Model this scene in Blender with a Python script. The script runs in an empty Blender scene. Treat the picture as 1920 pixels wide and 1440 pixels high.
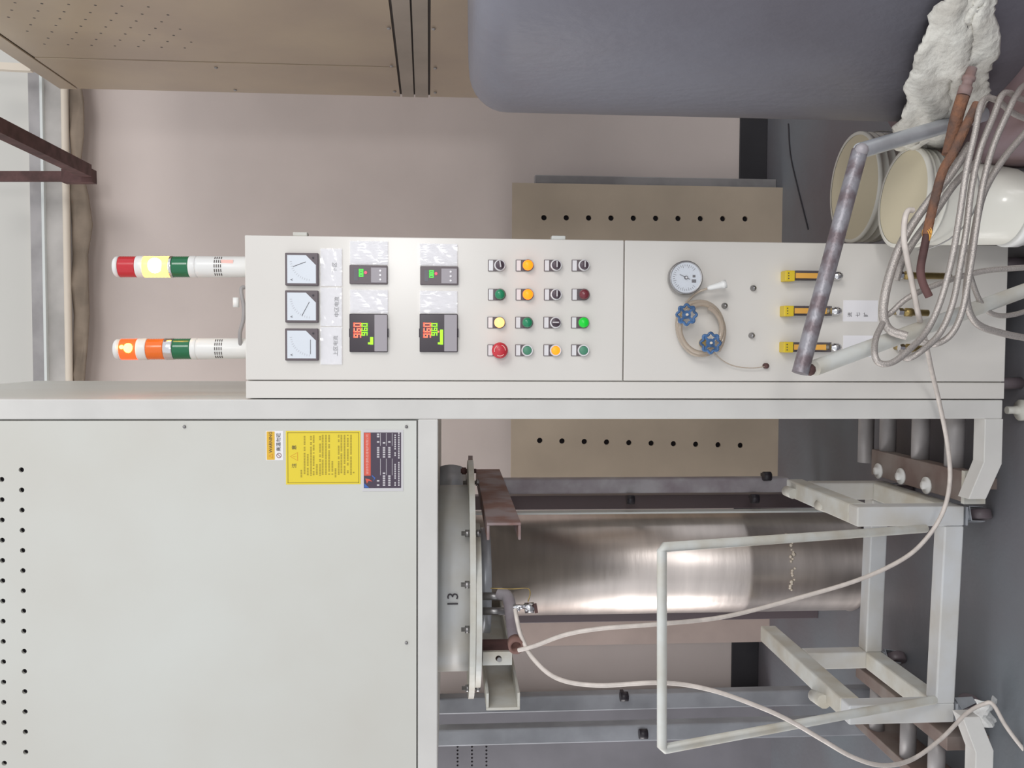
import bpy, bmesh, math, random
from mathutils import Vector, Matrix
random.seed(7)
C = bpy.context.scene.collection
PI = math.pi

# ------------------------------------------------------------------ camera
FPX = 1650.0
CAMZ = 1.52
yc = Vector((-115, 70, -FPX)).normalized()
zc = Vector((-1, 0.005, 0)); zc = (zc - yc * zc.dot(yc)).normalized()
xc = yc.cross(zc).normalized()
M3 = Matrix((xc, yc, zc))                     # camera space -> world space
CAM = Vector((0, 0, CAMZ))
cd = bpy.data.cameras.new('camera'); cam = bpy.data.objects.new('camera', cd); C.objects.link(cam)
cam.matrix_world = Matrix.Translation(CAM) @ M3.to_4x4()
cd.sensor_fit = 'HORIZONTAL'; cd.sensor_width = 36; cd.lens = 36 * FPX / 1920; cd.clip_start = 0.02; cd.clip_end = 60
bpy.context.scene.camera = cam

# ------------------------------------------------------------------ world, lights, exposure
vs = bpy.context.scene.view_settings
vs.view_transform = 'Standard'; vs.look = 'None'; vs.gamma = 1; vs.use_curve_mapping = False
vs.exposure = 0.0
w = bpy.data.worlds.new('world'); bpy.context.scene.world = w; w.use_nodes = True
w.node_tree.nodes['Background'].inputs[0].default_value = (0.95, 0.97, 1.0, 1)
w.node_tree.nodes['Background'].inputs[1].default_value = 0.88
def area(name, loc, tgt, sx, sy, power, col):
    l = bpy.data.lights.new(name, 'AREA'); l.shape = 'RECTANGLE'; l.size = sx; l.size_y = sy; l.energy = power; l.color = col
    o = bpy.data.objects.new(name, l); C.objects.link(o); o.location = loc
    o.rotation_euler = (Vector(tgt) - Vector(loc)).to_track_quat('-Z', 'Y').to_euler()
    return o
area('window_light', (3.0, -2.4, 3.3), (-0.2, 2.6, 1.2), 1.7, 1.7, 80, (1, 0.98, 0.96))
area('door_light', (0.62, -1.6, 1.85), (0.1, 2.2, 1.55), 0.42, 0.30, 20, (1, 0.99, 0.98))
area('side_fill_light', (-4.4, 2.9, 1.5), (0.0, 3.7, 1.0), 1.8, 2.2, 75, (1, 0.97, 0.95))  # added fill from the left, brightens the rear below the furnace

# ------------------------------------------------------------------ helpers
def ray(u, v):
    return M3 @ Vector((u - 960, 720 - v, -FPX))
def P(u, v, Y):                                # photo pixel seen at depth Y
    d = ray(u, v); return CAM + d * (Y / d.y)
def PX(u, v, X):
    d = ray(u, v); return CAM + d * (X / d.x)
def PZ(u, v, Z):
    d = ray(u, v); return CAM + d * ((Z - CAMZ) / d.z)
def lin(c):
    return tuple(((x / 255) / 12.92 if x / 255 <= 0.04045 else ((x / 255 + 0.055) / 1.055) ** 2.4) for x in c) + (1,)
MATS = {}
def mat(name, rgb, rough=0.5, metal=0.0, var=0.0, vscale=4.0, rgb2=None, bump=0.0, bscale=60.0, emit=None, estr=0.0,
        trans=0.0, coat=0.0, stretch=(1, 1, 1), alpha=1.0, lo=0.35, hi=0.65, ior=1.45):
    m = bpy.data.materials.new(name); m.use_nodes = True
    nt = m.node_tree; b = nt.nodes['Principled BSDF']
    b.inputs['Base Color'].default_value = lin(rgb)
    b.inputs['Roughness'].default_value = rough; b.inputs['Metallic'].default_value = metal
    b.inputs['Transmission Weight'].default_value = trans; b.inputs['Coat Weight'].default_value = coat
    b.inputs['Alpha'].default_value = alpha; b.inputs['IOR'].default_value = ior
    if emit:
        b.inputs['Emission Color'].default_value = lin(emit); b.inputs['Emission Strength'].default_value = estr
    tc = nt.nodes.new('ShaderNodeTexCoord'); mp = nt.nodes.new('ShaderNodeMapping'); mp.inputs['Scale'].default_value = stretch
    nt.links.new(tc.outputs['Object'], mp.inputs['Vector'])
    if var > 0 or rgb2:
        n = nt.nodes.new('ShaderNodeTexNoise'); n.inputs['Scale'].default_value = vscale; n.inputs['Detail'].default_value = 6
        nt.links.new(mp.outputs['Vector'], n.inputs['Vector'])
        r = nt.nodes.new('ShaderNodeValToRGB'); r.color_ramp.elements[0].position = lo; r.color_ramp.elements[1].position = hi
        c2 = rgb2 if rgb2 else tuple(max(0, x * (1 - var)) for x in rgb)
        r.color_ramp.elements[0].color = lin(c2); r.color_ramp.elements[1].color = lin(rgb)
        nt.links.new(n.outputs['Fac'], r.inputs['Fac']); nt.links.new(r.outputs['Color'], b.inputs['Base Color'])
    if bump > 0:
        n2 = nt.nodes.new('ShaderNodeTexNoise'); n2.inputs['Scale'].default_value = bscale; n2.inputs['Detail'].default_value = 4
        nt.links.new(mp.outputs['Vector'], n2.inputs['Vector'])
        bp = nt.nodes.new('ShaderNodeBump'); bp.inputs['Strength'].default_value = bump; bp.inputs['Distance'].default_value = 0.01
        nt.links.new(n2.outputs['Fac'], bp.inputs['Height']); nt.links.new(bp.outputs['Normal'], b.inputs['Normal'])
    MATS[name] = m; return m

class MB:
    def __init__(s): s.v = []; s.f = []; s.sm = []
    def add(s, vs_, fs, smooth=False):
        n = len(s.v); s.v += [Vector(q) for q in vs_]
        for f in fs: s.f.append([n + i for i in f]); s.sm.append(smooth)
        return s
    def box(s, x0, x1, y0, y1, z0, z1):
        x0, x1 = sorted((x0, x1)); y0, y1 = sorted((y0, y1)); z0, z1 = sorted((z0, z1))
        return s.add([(x0,y0,z0),(x1,y0,z0),(x1,y1,z0),(x0,y1,z0),(x0,y0,z1),(x1,y0,z1),(x1,y1,z1),(x0,y1,z1)],
              [(0,3,2,1),(4,5,6,7),(0,1,5,4),(1,2,6,5),(2,3,7,6),(3,0,4,7)])
    def bar(s, p0, p1, w, h, up=(0, 0, 1)):
        p0, p1 = Vector(p0), Vector(p1); d = (p1 - p0).normalized(); up = Vector(up)
        a = d.cross(up).normalized() * (w / 2); b = a.cross(d).normalized() * (h / 2)
        vv = [p + i * a + j * b for p in (p0, p1) for i, j in ((-1,-1),(1,-1),(1,1),(-1,1))]
        return s.add(vv, [(0,1,2,3),(4,7,6,5),(0,4,5,1),(1,5,6,2),(2,6,7,3),(3,7,4,0)])
    def prism(s, pts, off):                    # planar outline pushed by a vector
        off = Vector(off); n = len(pts); vv = [Vector(p) for p in pts] + [Vector(p) + off for p in pts]
        return s.add(vv, [tuple(range(n)), tuple(range(2*n-1, n-1, -1))] + [(i, n+i, n+(i+1) % n, (i+1) % n) for i in range(n)])
    def tube(s, pts, r, seg=8, closed=False, cap=True):
        pts = [Vector(p) for p in pts]; n = len(pts); rs = r if isinstance(r, (list, tuple)) else [r] * n
        rings = []; nrm = None
        for i, p in enumerate(pts):
            if closed: t = pts[(i+1) % n] - pts[i-1]
            else: t = pts[min(i+1, n-1)] - pts[max(i-1, 0)]
            t.normalize()
            if nrm is None:
                nrm = t.orthogonal().normalized()
            else:
                nrm = (nrm - t * nrm.dot(t)).normalized()
            b = t.cross(nrm)
            rings.append([p + (nrm * math.cos(2*PI*k/seg) + b * math.sin(2*PI*k/seg)) * rs[i] for k in range(seg)])
        vv = [q for R in rings for q in R]; fs = []
        m = n if closed else n - 1
        for i in range(m):
            j = (i + 1) % n
            for k in range(seg): fs.append((i*seg+k, i*seg+(k+1) % seg, j*seg+(k+1) % seg, j*seg+k))
        s.add(vv, fs, True)
        if cap and not closed:
            s.add(rings[0], [tuple(range(seg-1, -1, -1))]); s.add(rings[-1], [tuple(range(seg))])
        return s
    def lathe(s, o, ax, prof, seg=24, smooth=True, ref=None, open_end=False):   # prof: list of (distance along axis, radius)
        o = Vector(o); ax = Vector(ax).normalized(); a = (Vector(ref) if ref else ax.orthogonal()).normalized(); b = ax.cross(a)
        vv = []
        for d, r in prof:
            for k in range(seg): vv.append(o + ax * d + (a * math.cos(2*PI*k/seg) + b * math.sin(2*PI*k/seg)) * r)
        fs = []
        for i in range(len(prof) - 1):
            for k in range(seg): fs.append((i*seg+k, i*seg+(k+1) % seg, (i+1)*seg+(k+1) % seg, (i+1)*seg+k))
        n0 = len(s.v); s.add(vv, fs, smooth)
        if prof[0][1] > 1e-6: s.f.append([n0 + k for k in range(seg-1, -1, -1)]); s.sm.append(False)
        if prof[-1][1] > 1e-6 and not open_end: q = n0 + (len(prof)-1)*seg; s.f.append([q + k for k in range(seg)]); s.sm.append(False)
        return s
    def cyl(s, p0, p1, r, seg=20, r1=None):
        p0, p1 = Vector(p0), Vector(p1); return s.lathe(p0, p1 - p0, [(0, r), ((p1-p0).length, r if r1 is None else r1)], seg)
    def grid(s, rows, smooth=True):
        n = len(rows[0]); vv = [q for R in rows for q in R]; fs = []
        for i in range(len(rows)-1):
            for k in range(n-1): fs.append((i*n+k, i*n+k+1, (i+1)*n+k+1, (i+1)*n+k))
        return s.add(vv, fs, smooth)
def wloc(o):
    p = Vector((0, 0, 0))
    while o: p = p + Vector(o.location); o = o.parent
    return p
def obj(name, mb, m, parent=None, label=None, bevel=0.0, kind=None, fixn=True, solid=0.0, seg=2):
    me = bpy.data.meshes.new(name); off = wloc(parent)
    me.from_pydata([tuple(q - off) for q in mb.v], [], mb.f)
    me.polygons.foreach_set('use_smooth', mb.sm)
    if fixn:
        bm = bmesh.new(); bm.from_mesh(me); bmesh.ops.remove_doubles(bm, verts=bm.verts, dist=1e-6) if False else None
        bmesh.ops.recalc_face_normals(bm, faces=bm.faces); bm.to_mesh(me); bm.free()
    me.materials.append(m)
    o = bpy.data.objects.new(name, me); C.objects.link(o); o.parent = parent
    if label: o['label'] = label
    if kind: o['kind'] = kind
    if solid:
        md = o.modifiers.new('thickness', 'SOLIDIFY'); md.thickness = solid; md.offset = 0
    if bevel > 0:
        md = o.modifiers.new('bevel', 'BEVEL'); md.width = bevel; md.segments = seg; md.limit_method = 'ANGLE'; md.angle_limit = 0.6
    return o
def thing(name, label, cat, loc, group=None):
    o = bpy.data.objects.new(name, None); C.objects.link(o); o.location = loc; o.empty_display_size = 0.05
    o['label'] = label; o['category'] = cat
    if group: o['group'] = group
    return o
def tag(o, label, cat, group=None):
    o['label'] = label; o['category'] = cat
    if group: o['group'] = group
    return o
def struct(name, mb, m, parent=None, **k):
    o = obj(name, mb, m, parent, **k)
    if parent is None: o['kind'] = 'structure'
    return o
def cat_rom(pts, n=8):
    pts = [Vector(p) for p in pts]; out = []
    q = [pts[0]*2 - pts[1]] + pts + [pts[-1]*2 - pts[-2]]
    for i in range(1, len(q)-2):
        for k in range(n):
            t = k / n; a, b, c, d = q[i-1], q[i], q[i+1], q[i+2]
            out.append(0.5*((2*b) + (c-a)*t + (2*a-5*b+4*c-d)*t*t + (3*b-a-3*c+d)*t**3))
    out.append(pts[-1]); return out
def txt(name, s, size, loc, m, parent, ext=0.0003, align='CENTER', rotz=0.0, roty=0.0, sx=1.0):   # lettering facing the camera side (-Y)
    cu = bpy.data.curves.new(name, 'FONT'); cu.body = s; cu.size = size; cu.extrude = ext; cu.align_x = align; cu.align_y = 'CENTER'; cu.resolution_u = 2
    t = bpy.data.objects.new(name + '_curve', cu); C.objects.link(t)
    dg = bpy.context.evaluated_depsgraph_get(); me = bpy.data.meshes.new_from_object(t.evaluated_get(dg))
    bpy.data.objects.remove(t); bpy.data.curves.remove(cu)
    me.transform(Matrix.Translation(Vector(loc) - wloc(parent)) @ Matrix.Rotation(roty, 4, 'Y') @ Matrix.Rotation(PI/2, 4, 'X') @ Matrix.Diagonal((sx, 1, 1, 1)))
    me.materials.clear(); me.materials.append(m); me.name = name
    o = bpy.data.objects.new(name, me); C.objects.link(o); o.parent = parent; return o
def plate(name, outline, holes, thick, loc, m, parent=None, seg=20):   # sheet in the XZ plane with real holes; outline [(x,z)], holes [(x,z,r)]
    cu = bpy.data.curves.new(name, 'CURVE'); cu.dimensions = '2D'; cu.fill_mode = 'BOTH'; cu.extrude = thick/2
    for ring in [outline] + [[(hx + r*math.cos(2*PI*k/seg), hz + r*math.sin(2*PI*k/seg)) for k in range(seg)] for hx, hz, r in holes]:
        sp = cu.splines.new('POLY'); sp.points.add(len(ring)-1); sp.use_cyclic_u = True
        for p, q in zip(sp.points, ring): p.co = (q[0], q[1], 0, 1)
    t = bpy.data.objects.new(name + '_curve', cu); C.objects.link(t)
    dg = bpy.context.evaluated_depsgraph_get(); me = bpy.data.meshes.new_from_object(t.evaluated_get(dg))
    bpy.data.objects.remove(t); bpy.data.curves.remove(cu)
    me.transform(Matrix.Translation(Vector(loc) - wloc(parent)) @ Matrix.Rotation(PI/2, 4, 'X'))
    me.materials.clear(); me.materials.append(m); me.name = name
    o = bpy.data.objects.new(name, me); C.objects.link(o); o.parent = parent; return o
def fr(u0, u1, v0, v1, Y):                     # pixel rectangle at depth Y -> x0,x1,z0,z1
    um, vm = (u0+u1)/2, (v0+v1)/2
    return P(um, v1, Y).x, P(um, v0, Y).x, P(u1, vm, Y).z, P(u0, vm, Y).z
def pbox(mb, u0, u1, v0, v1, Y, dy):
    x0, x1, z0, z1 = fr(u0, u1, v0, v1, Y); return mb.box(x0, x1, Y, Y+dy, z0, z1)

# ------------------------------------------------------------------ materials
mat('wall', (224,211,205), 0.9, var=0.06, vscale=1.2, bump=0.05, bscale=30)
mat('wall_light', (210,208,202), 0.9)
mat('floor', (118,124,130), 0.5, rgb2=(108,100,104), vscale=1.1, bump=0.1, bscale=40)
mat('baseboard', (58,56,60), 0.6, var=0.15)
mat('cabinet', (230,226,220), 0.24, var=0.02, vscale=2)
mat('furnace', (218,219,213), 0.42, var=0.035, vscale=1.6, rgb2=(211,209,201))
mat('furnace_frame', (222,220,216), 0.4, var=0.04, vscale=6)
mat('seam', (96,90,88), 0.8)
mat('dark', (34,30,36), 0.8)
mat('tan', (194,176,152), 0.28, var=0.09, vscale=2.2, rgb2=(176,158,140), bump=0.03, bscale=8)
mat('tan_strip', (174,162,150), 0.4, var=0.1)
mat('tank', (122,122,132), 0.45, var=0.28, vscale=2.4, stretch=(1,1,0.5), bump=0.15, bscale=60, rgb2=(108,105,112))
mat('board', (200,184,164), 0.7, var=0.07, vscale=3)
mat('grey_metal', (172,168,168), 0.45, 0.1, var=0.12, vscale=8)
mat('beam', (196,192,188), 0.55, 0.0, var=0.14, vscale=5)
mat('beam_light', (222,226,224), 0.5)
mat('conduit', (226,214,198), 0.5)
mat('canvas', (158,142,126), 0.9, var=0.18, vscale=7)
mat('post_grey', (158,160,166), 0.45, 0.1, var=0.12, vscale=9)
mat('rail_steel', (142,132,126), 0.6, 0.1, rgb2=(122,104,98), vscale=8)
mat('rust_dark', (108,78,76), 0.75, 0.1, var=0.25, vscale=18)
mat('rust', (140,98,74), 0.9, 0.0, var=0.4, vscale=30, rgb2=(100,80,72), bump=0.5, bscale=120)
mat('rust_plate', (150,136,136), 0.75, 0.0, rgb2=(132,100,92), vscale=9, lo=0.42, hi=0.6, bump=0.1)
mat('stainless', (226,216,210), 0.36, 1.0, var=0.08, vscale=3, stretch=(1,1,6), bump=0.10, bscale=3.5)
mat('chrome', (225,225,228), 0.15, 1.0)
mat('steel', (168,166,166), 0.35, 0.85, var=0.15, vscale=20)
mat('dull_steel', (172,168,172), 0.5, 0.1, var=0.25, vscale=9, rgb2=(140,130,136))
mat('scuffed', (150,148,154), 0.38, 0.25, rgb2=(116,104,108), var=0.3, vscale=26, lo=0.4, hi=0.58, bump=0.2, bscale=80)
mat('galv', (196,200,206), 0.32, 0.35, var=0.1, vscale=14)
mat('white_paint', (216,218,214), 0.45, rgb2=(196,190,176), var=0.1, vscale=9)
mat('cart', (214,216,218), 0.45, var=0.06, vscale=6, rgb2=(202,198,190))
mat('braid', (204,196,190), 0.32, 0.45, var=0.18, vscale=500, bump=0.25, bscale=500)
mat('hose_white', (224,214,206), 0.35, 0.0, var=0.08, vscale=40)
mat('plastic_white', (238,238,236), 0.3)
mat('bucket', (238,236,226), 0.3, coat=0.2)
mat('bucket_in', (222,212,184), 0.45)
mat('skirt', (136,120,126), 0.7, rgb2=(124,100,98), vscale=6)
mat('blanket', (222,220,212), 1.0, rgb2=(188,184,176), var=0.2, vscale=20, bump=1.0, bscale=35)
mat('black', (44,40,46), 0.4); mat('black_gloss', (52,42,52), 0.25)
mat('meter_frame', (104,94,98), 0.4)
mat('meter_face', (226,232,240), 0.25, coat=0.3)
mat('ink', (70,66,72), 0.6); mat('faint_ink', (186,184,188), 0.6)
mat('grey_cover', (168,162,168), 0.4)
mat('paper', (246,244,247), 0.5)
mat('clear_film', (252,252,254), 0.12, alpha=0.30, coat=0.4)
mat('gauge_glass', (240,240,244), 0.08, alpha=0.10, coat=0.5)
mat('clear', (235,238,240), 0.05, trans=1.0, alpha=0.6)
mat('hose_clear', (222,208,192), 0.12, trans=0.6, coat=0.3)
mat('blue_wheel', (78,118,168), 0.35, var=0.25, vscale=60, coat=0.2)
mat('yellow', (240,216,60), 0.4); mat('yellow_cap', (226,196,50), 0.4)
mat('yellow_ink', (176,156,52), 0.6); mat('orange_ink', (226,160,50), 0.6)
mat('orange_scale', (238,178,84), 0.4)
mat('sticker_orange', (236,188,60), 0.45)
mat('red_print', (226,96,76), 0.4); mat('blue_print', (64,108,190), 0.4); mat('plate_dark', (78,66,82), 0.35)
mat('pale_print', (206,202,206), 0.5); mat('pink_print', (246,196,186), 0.5)
mat('red_lens', (206,40,52), 0.2, coat=0.4); mat('green_lens', (24,112,72), 0.2, coat=0.4); mat('orange_lens', (232,112,36), 0.2, coat=0.4, emit=(232,100,20), estr=0.15)
mat('btn_green', (36,140,98), 0.25, coat=0.3); mat('btn_green_flat', (84,146,118), 0.4); mat('btn_green_lit', (30,180,60), 0.3, emit=(10,200,40), estr=0.45)
mat('btn_red', (206,54,66), 0.35, coat=0.2); mat('btn_maroon', (122,48,58), 0.3, coat=0.3)
mat('selector', (88,74,84), 0.4); mat('selector_light', (214,210,212), 0.4); mat('ring_white', (232,230,232), 0.25)
mat('lit_orange', (250,120,20), 0.35, emit=(255,118,18), estr=1.9)
mat('lit_hot', (255,170,90), 0.3, emit=(255,168,100), estr=2.4)
mat('lit_amber', (255,200,60), 0.3, emit=(255,186,66), estr=7.0)
mat('lit_core', (255,240,190), 0.3, emit=(255,236,170), estr=30.0)
mat('lit_red', (255,90,40), 0.3, emit=(255,52,18), estr=3.2)
mat('lit_redcore', (255,220,110), 0.3, emit=(255,196,60), estr=12.0)
mat('led_red', (255,120,90), 0.4, emit=(255,84,62), estr=2.4)
mat('led_green', (150,255,40), 0.4, emit=(150,255,20), estr=1.1)
mat('led_green2', (90,240,80), 0.4, emit=(80,236,70), estr=0.9)
mat('led_pink', (255,80,100), 0.4, emit=(255,60,90), estr=1.4)
mat('brass', (196,170,110), 0.3, 0.8, var=0.2, vscale=30)
mat('drum_shadow_brown', (186,168,160), 0.8, var=0.08)  # tone of the drum's shadow, put into the colour
mat('dark_machine', (124,122,128), 0.6, var=0.12, vscale=3)
mat('film_white', (214,212,214), 0.4)
G = MATS

# ------------------------------------------------------------------ setting
WY = 4.2
struct('floor', MB().box(-6, 6, -3.5, WY+0.3, -0.1, 0), G['floor'])
zt = P(57, 420, WY).z
struct('wall_back', MB().box(-6, 6, WY, WY+0.2, 0.0, zt), G['wall'])
struct('wall_upper', MB().box(-6, 6, WY+0.03, WY+0.2, zt, zt+1.6), G['wall_light'])
struct('baseboard_back', MB().box(-6, 6, WY-0.012, WY, 0.0, P(1385, 330, WY).z), G['baseboard'], bevel=0.003)
# roof beam along the wall top
B = thing('roof_beam', 'grey painted steel beam running along the top of the back wall', 'beam', (0, WY, zt))
def hz(u, Y): return P(u, 420, Y).z
Yb = WY - 0.16
obj('upper_flange', MB().box(-4, 4, Yb, WY, hz(82, Yb), hz(57, Yb)), G['grey_metal'], B)
obj('flange_edge', MB().box(-4, 4, Yb-0.02, WY, hz(87, Yb), hz(82, Yb)), G['beam_light'], B, label='pale edge of beam flange')
obj('web', MB().box(-4, 4, Yb, WY, hz(118, Yb), hz(87, Yb)), G['beam'], B)
tag(obj('conduit_pipe', MB().cyl((-4, Yb-0.0, hz(125, Yb)), (4, Yb, hz(125, Yb)), 0.0155), G['conduit']), 'cream conduit pipe running just under the roof beam', 'pipe')
rows = []
for i in range(61):
    x = -4 + 8*i/60; px = 650 - x/4*FPX
    sag = 0.012*math.sin(i*1.7) + 0.03*math.exp(-((px-470)/150)**2)
    zt2, zb = hz(131, Yb), hz(152, Yb) - sag
    rows.append([Vector((x, Yb+0.02+0.015*math.sin(i*2.3+k), zt2 + (zb-zt2)*k/4)) for k in range(5)])
tag(obj('canvas_strip', MB().grid(rows), G['canvas'], solid=0.01), 'brownish sagging canvas strip hanging below the cream conduit', 'cloth')
# hanger and depth bar of the overhead bracket
K = thing('ceiling_bracket', 'dark rusty steel bracket with one arm running toward the viewer', 'bracket', P(165, 331, 3.7))
obj('hanger', MB().bar(P(-60, 331, 3.84), P(172, 331, 3.84), 0.04, 0.03, (0, 1, 0)), G['rust_dark'], K)
obj('arm', MB().bar(P(-30, 226, 2.9), P(160, 320, 3.76), 0.05, 0.05), G['rust_dark'], K)
obj('end_plate', MB().bar(P(120, 331, 3.8), P(177, 331, 3.8), 0.055, 0.05, (0, 1, 0)), G['rust_dark'], K)
tag(obj('wall_rail', MB().bar(P(-60, 122, 3.9), P(60, 128, 3.9), 0.03, 0.03, (0, 1, 0)), G['conduit']), 'short cream rail on the upper wall beside the tan furnace top', 'rail')

# ------------------------------------------------------------------ white furnace on the left
FY = 2.2
xR = P(700, 749, FY).x; xP = P(900, 786, FY).x
zB = P(821, 1000, FY).z; zP = P(783.5, 1000, FY).z; ZT = 3.05; FD = 3.38; xL = 2*(-0.683) - xR
FU = thing('heat_treatment_furnace', 'large off-white electric furnace with stickers, left of the control cabinet', 'furnace', (-0.683, FY, 0))
obj('body', MB().box(xL+0.005, xR-0.002, FY+0.016, FD, zB+0.004, ZT), G['furnace'], FU)
obj('hole_shade_sheet', MB().box(xL+0.05, xP-0.004, FY+0.0115, FY+0.0155, zP+0.002, ZT-0.05), G['dark'], FU)  # dark sheet added behind the panel holes in place of the shade inside
zfoot = P(1848, 770, FY).z; zf0 = P(1880, 770, FY).z
obj('corner_post', MB().box(xP, xR, FY, FY+0.06, zf0, ZT), G['furnace_frame'], FU, bevel=0.003)
obj('corner_post', MB().box(xL, xL+0.05, FY, FY+0.06, zf0, ZT), G['furnace_frame'], FU, bevel=0.003)
obj('corner_post', MB().box(xR-0.05, xR, FD-0.06, FD, 0.03, zB), G['furnace_frame'], FU, bevel=0.003)
obj('bottom_rail', MB().box(xL+0.05, xP, FY, FY+0.06, zB, zP), G['furnace_frame'], FU, bevel=0.003)
for sgn, x0 in ((1, xP), (-1, xL+0.05)):
    xa = x0; xb = x0 - sgn*(xP - P(1850, 870, FY).x); xe = x0 - sgn*(xP - P(1830, 936, FY).x)
    zu = P(1846, 830, FY).z; zl = P(1880, 830, FY).z; zu2 = P(1816, 936, FY).z; zl2 = P(1849, 936, FY).z
    obj('base_rail', MB().prism([(xa,FY,zl),(xb,FY,zl),(xe,FY,zl2),(xe,FY,zu2),(xb+sgn*0.005,FY,zu),(xa,FY,zu)], (0,0.05,0)), G['furnace_frame'], FU, bevel=0.002)
holes = []
for k in range(15):
    q = P(40 + 8*k/14*1.0, 881 + 37.8*k, FY); holes.append((q.x, q.z, 0.0062))
    q = P(3 + 5*k/14, 899 + 38.0*k, FY); holes.append((q.x, q.z, 0.0062))
    q = P(-33 + 5*k/14, 881 + 38.0*k, FY); holes.append((q.x, q.z, 0.0062))
holes = [h for h in holes if h[0] > xL + 0.08]
plate('front_panel', [(xL+0.054, zP+0.0035), (xP-0.0035, zP+0.0035), (xP-0.0035, ZT-0.06), (xL+0.054, ZT-0.06)], holes, 0.008, (0, FY+0.004, 0), G['furnace'], FU)
for (u, v) in ((346, 800), (762, 800), (762, 1205)):
    q = P(u, v, FY); obj('panel_screw', MB().lathe((q.x, FY, q.z), (0,-1,0), [(0,0.004),(0.003,0.004),(0.0045,0.0025),(0.005,0)], 10), G['steel'], FU, label='small steel screw')
for x, y in ((P(1895, 772, FY).x+0.002, FY+0.03), (xR-0.025, FD-0.03)):
    f = MB().lathe((x, y, 0), (0,0,1), [(0,0.028),(0.014,0.028),(0.018,0.012),(0.034,0.010),(0.05,0.010)], 20)
    obj('levelling_foot', f, G['white_paint'], FU)
f = MB().lathe((xL+0.025, FY+0.03, 0), (0,0,1), [(0,0.028),(0.014,0.028),(0.018,0.012),(0.05,0.010)], 20); obj('levelling_foot', f, G['white_paint'], FU)
# stickers
def sheet(name, u0, u1, v0, v1, Y, m, parent, t=0.0008, bevel=0.0, label=None):
    return obj(name, pbox(MB(), u0, u1, v0, v1, Y - t, t), m, parent, bevel=bevel, label=label)
S1 = sheet('warning_label', 499, 531, 808, 863, FY, G['paper'], FU, label='small orange and white label reading WARNING')
sheet('label_band', 500, 515, 809, 862, FY-0.0008, G['sticker_orange'], S1, 0.0003)
FYs = FY - 0.0014
q = P(507.5, 829, FYs); txt('label_text', 'WARNING', 0.0108, (q.x, FYs, q.z), G['ink'], S1)
q = P(522.5, 829, FYs); txt('label_text', '高温勿近', 0.0115, (q.x, FYs, q.z), G['ink'], S1)
def ring(q, r0, r1, n=20, Y=None):
    mb = MB(); vv = []
    for k in range(n):
        a = 2*PI*k/n; vv += [(q.x+r0*math.cos(a), q.y, q.z+r0*math.sin(a)), (q.x+r1*math.cos(a), q.y, q.z+r1*math.sin(a))]
    return mb.add(vv, [(2*k, 2*k+1, (2*k+3) % (2*n), (2*k+2) % (2*n)) for k in range(n)])
def tri(q, s, w_):
    mb = MB(); o = [(q.x, q.y, q.z+s), (q.x-s*1.0, q.y, q.z-s*0.75), (q.x+s*1.0, q.y, q.z-s*0.75)]
    k = 1-w_; i = [(q.x, q.y, q.z+s*k), (q.x-s*k, q.y, q.z-s*0.75*k), (q.x+s*k, q.y, q.z-s*0.75*k)]
    return mb.add(o+i, [(0,1,4,3),(1,2,5,4),(2,0,3,5)])
q = P(508, 855, FYs-0.0002); obj('hazard_triangle', tri(q, 0.006, 0.3), G['orange_ink'], S1)
q = P(523, 854, FYs); m_ = ring(q, 0.005, 0.0062); m_.bar(q+Vector((-0.004,0,-0.004)), q+Vector((0.004,0,0.004)), 0.001, 0.001, (0,1,0)); obj('no_touch_symbol', m_, G['btn_maroon'], S1)
S2 = sheet('notice_sheet', 536, 676, 808, 908, FY, G['yellow'], FU, label='yellow printed notice with a warning triangle')
b = MB()
for (a0, a1, c0, c1) in ((539,540.3,811,905),(671.7,673,811,905),(539,673,810.6,811.8),(539,673,904.2,905.4)): pbox(b, a0, a1, c0, c1, FY-0.0012, 0.0003)
obj('printed_border', b, G['yellow_ink'], S2)
b = MB(); r_ = random.Random(3)
ln = [(565, 895, 880), (571, 892, 817), (577, 891, 853), (583, 892, 817), (588, 891, 817), (594, 890, 872), (600, 892, 817), (605, 890, 817), (611, 890, 817), (617, 890, 817), (623, 890, 866), (629, 895, 880), (635, 890, 817), (640, 890, 817), (646, 890, 817), (652, 890, 817), (658, 890, 817), (663, 890, 885)]
for (u, va, vb) in ln:
    v = va
    while v > vb:
        if r_.random() > 0.10: pbox(b, u-1.5, u+1.5, v-2.1, v, FY-0.0011, 0.0002)
        v -= 2.9
obj('printed_lines', b, G['yellow_ink'], S2, kind='stuff')
q = P(552, 873, FY-0.0012); txt('printed_heading', '注', 0.012, (q.x, q.y, q.z), G['ink'], S2)
q = P(552, 839, FY-0.0012); txt('printed_heading', '意', 0.012, (q.x, q.y, q.z), G['ink'], S2)
q = P(552, 856, FY-0.0012); obj('hazard_triangle', tri(q, 0.011, 0.16), G['orange_ink'], S2); txt('printed_heading', '!', 0.011, (q.x, q.y, q.z-0.001), G['orange_ink'], S2)
S3 = sheet('name_plate', 679, 756, 806, 921, FY, G['film_white'], FU, t=0.0012, label='black nameplate with red header under clear film')
sheet('plate_face', 682, 752, 811, 915, FY-0.0012, G['plate_dark'], S3, 0.0004, bevel=0.0)
sheet('plate_header', 682.5, 695, 811.5, 892, FY-0.0016, G['red_print'], S3, 0.0002)
FYn = FY - 0.002
q = P(689, 852, FYn); txt('header_text', '深圳市华源热处理电炉有限公司', 0.0072, (q.x, q.y, q.z), G['pink_print'], S3, 0.0001)
b = MB()
rp = random.Random(5)
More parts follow.
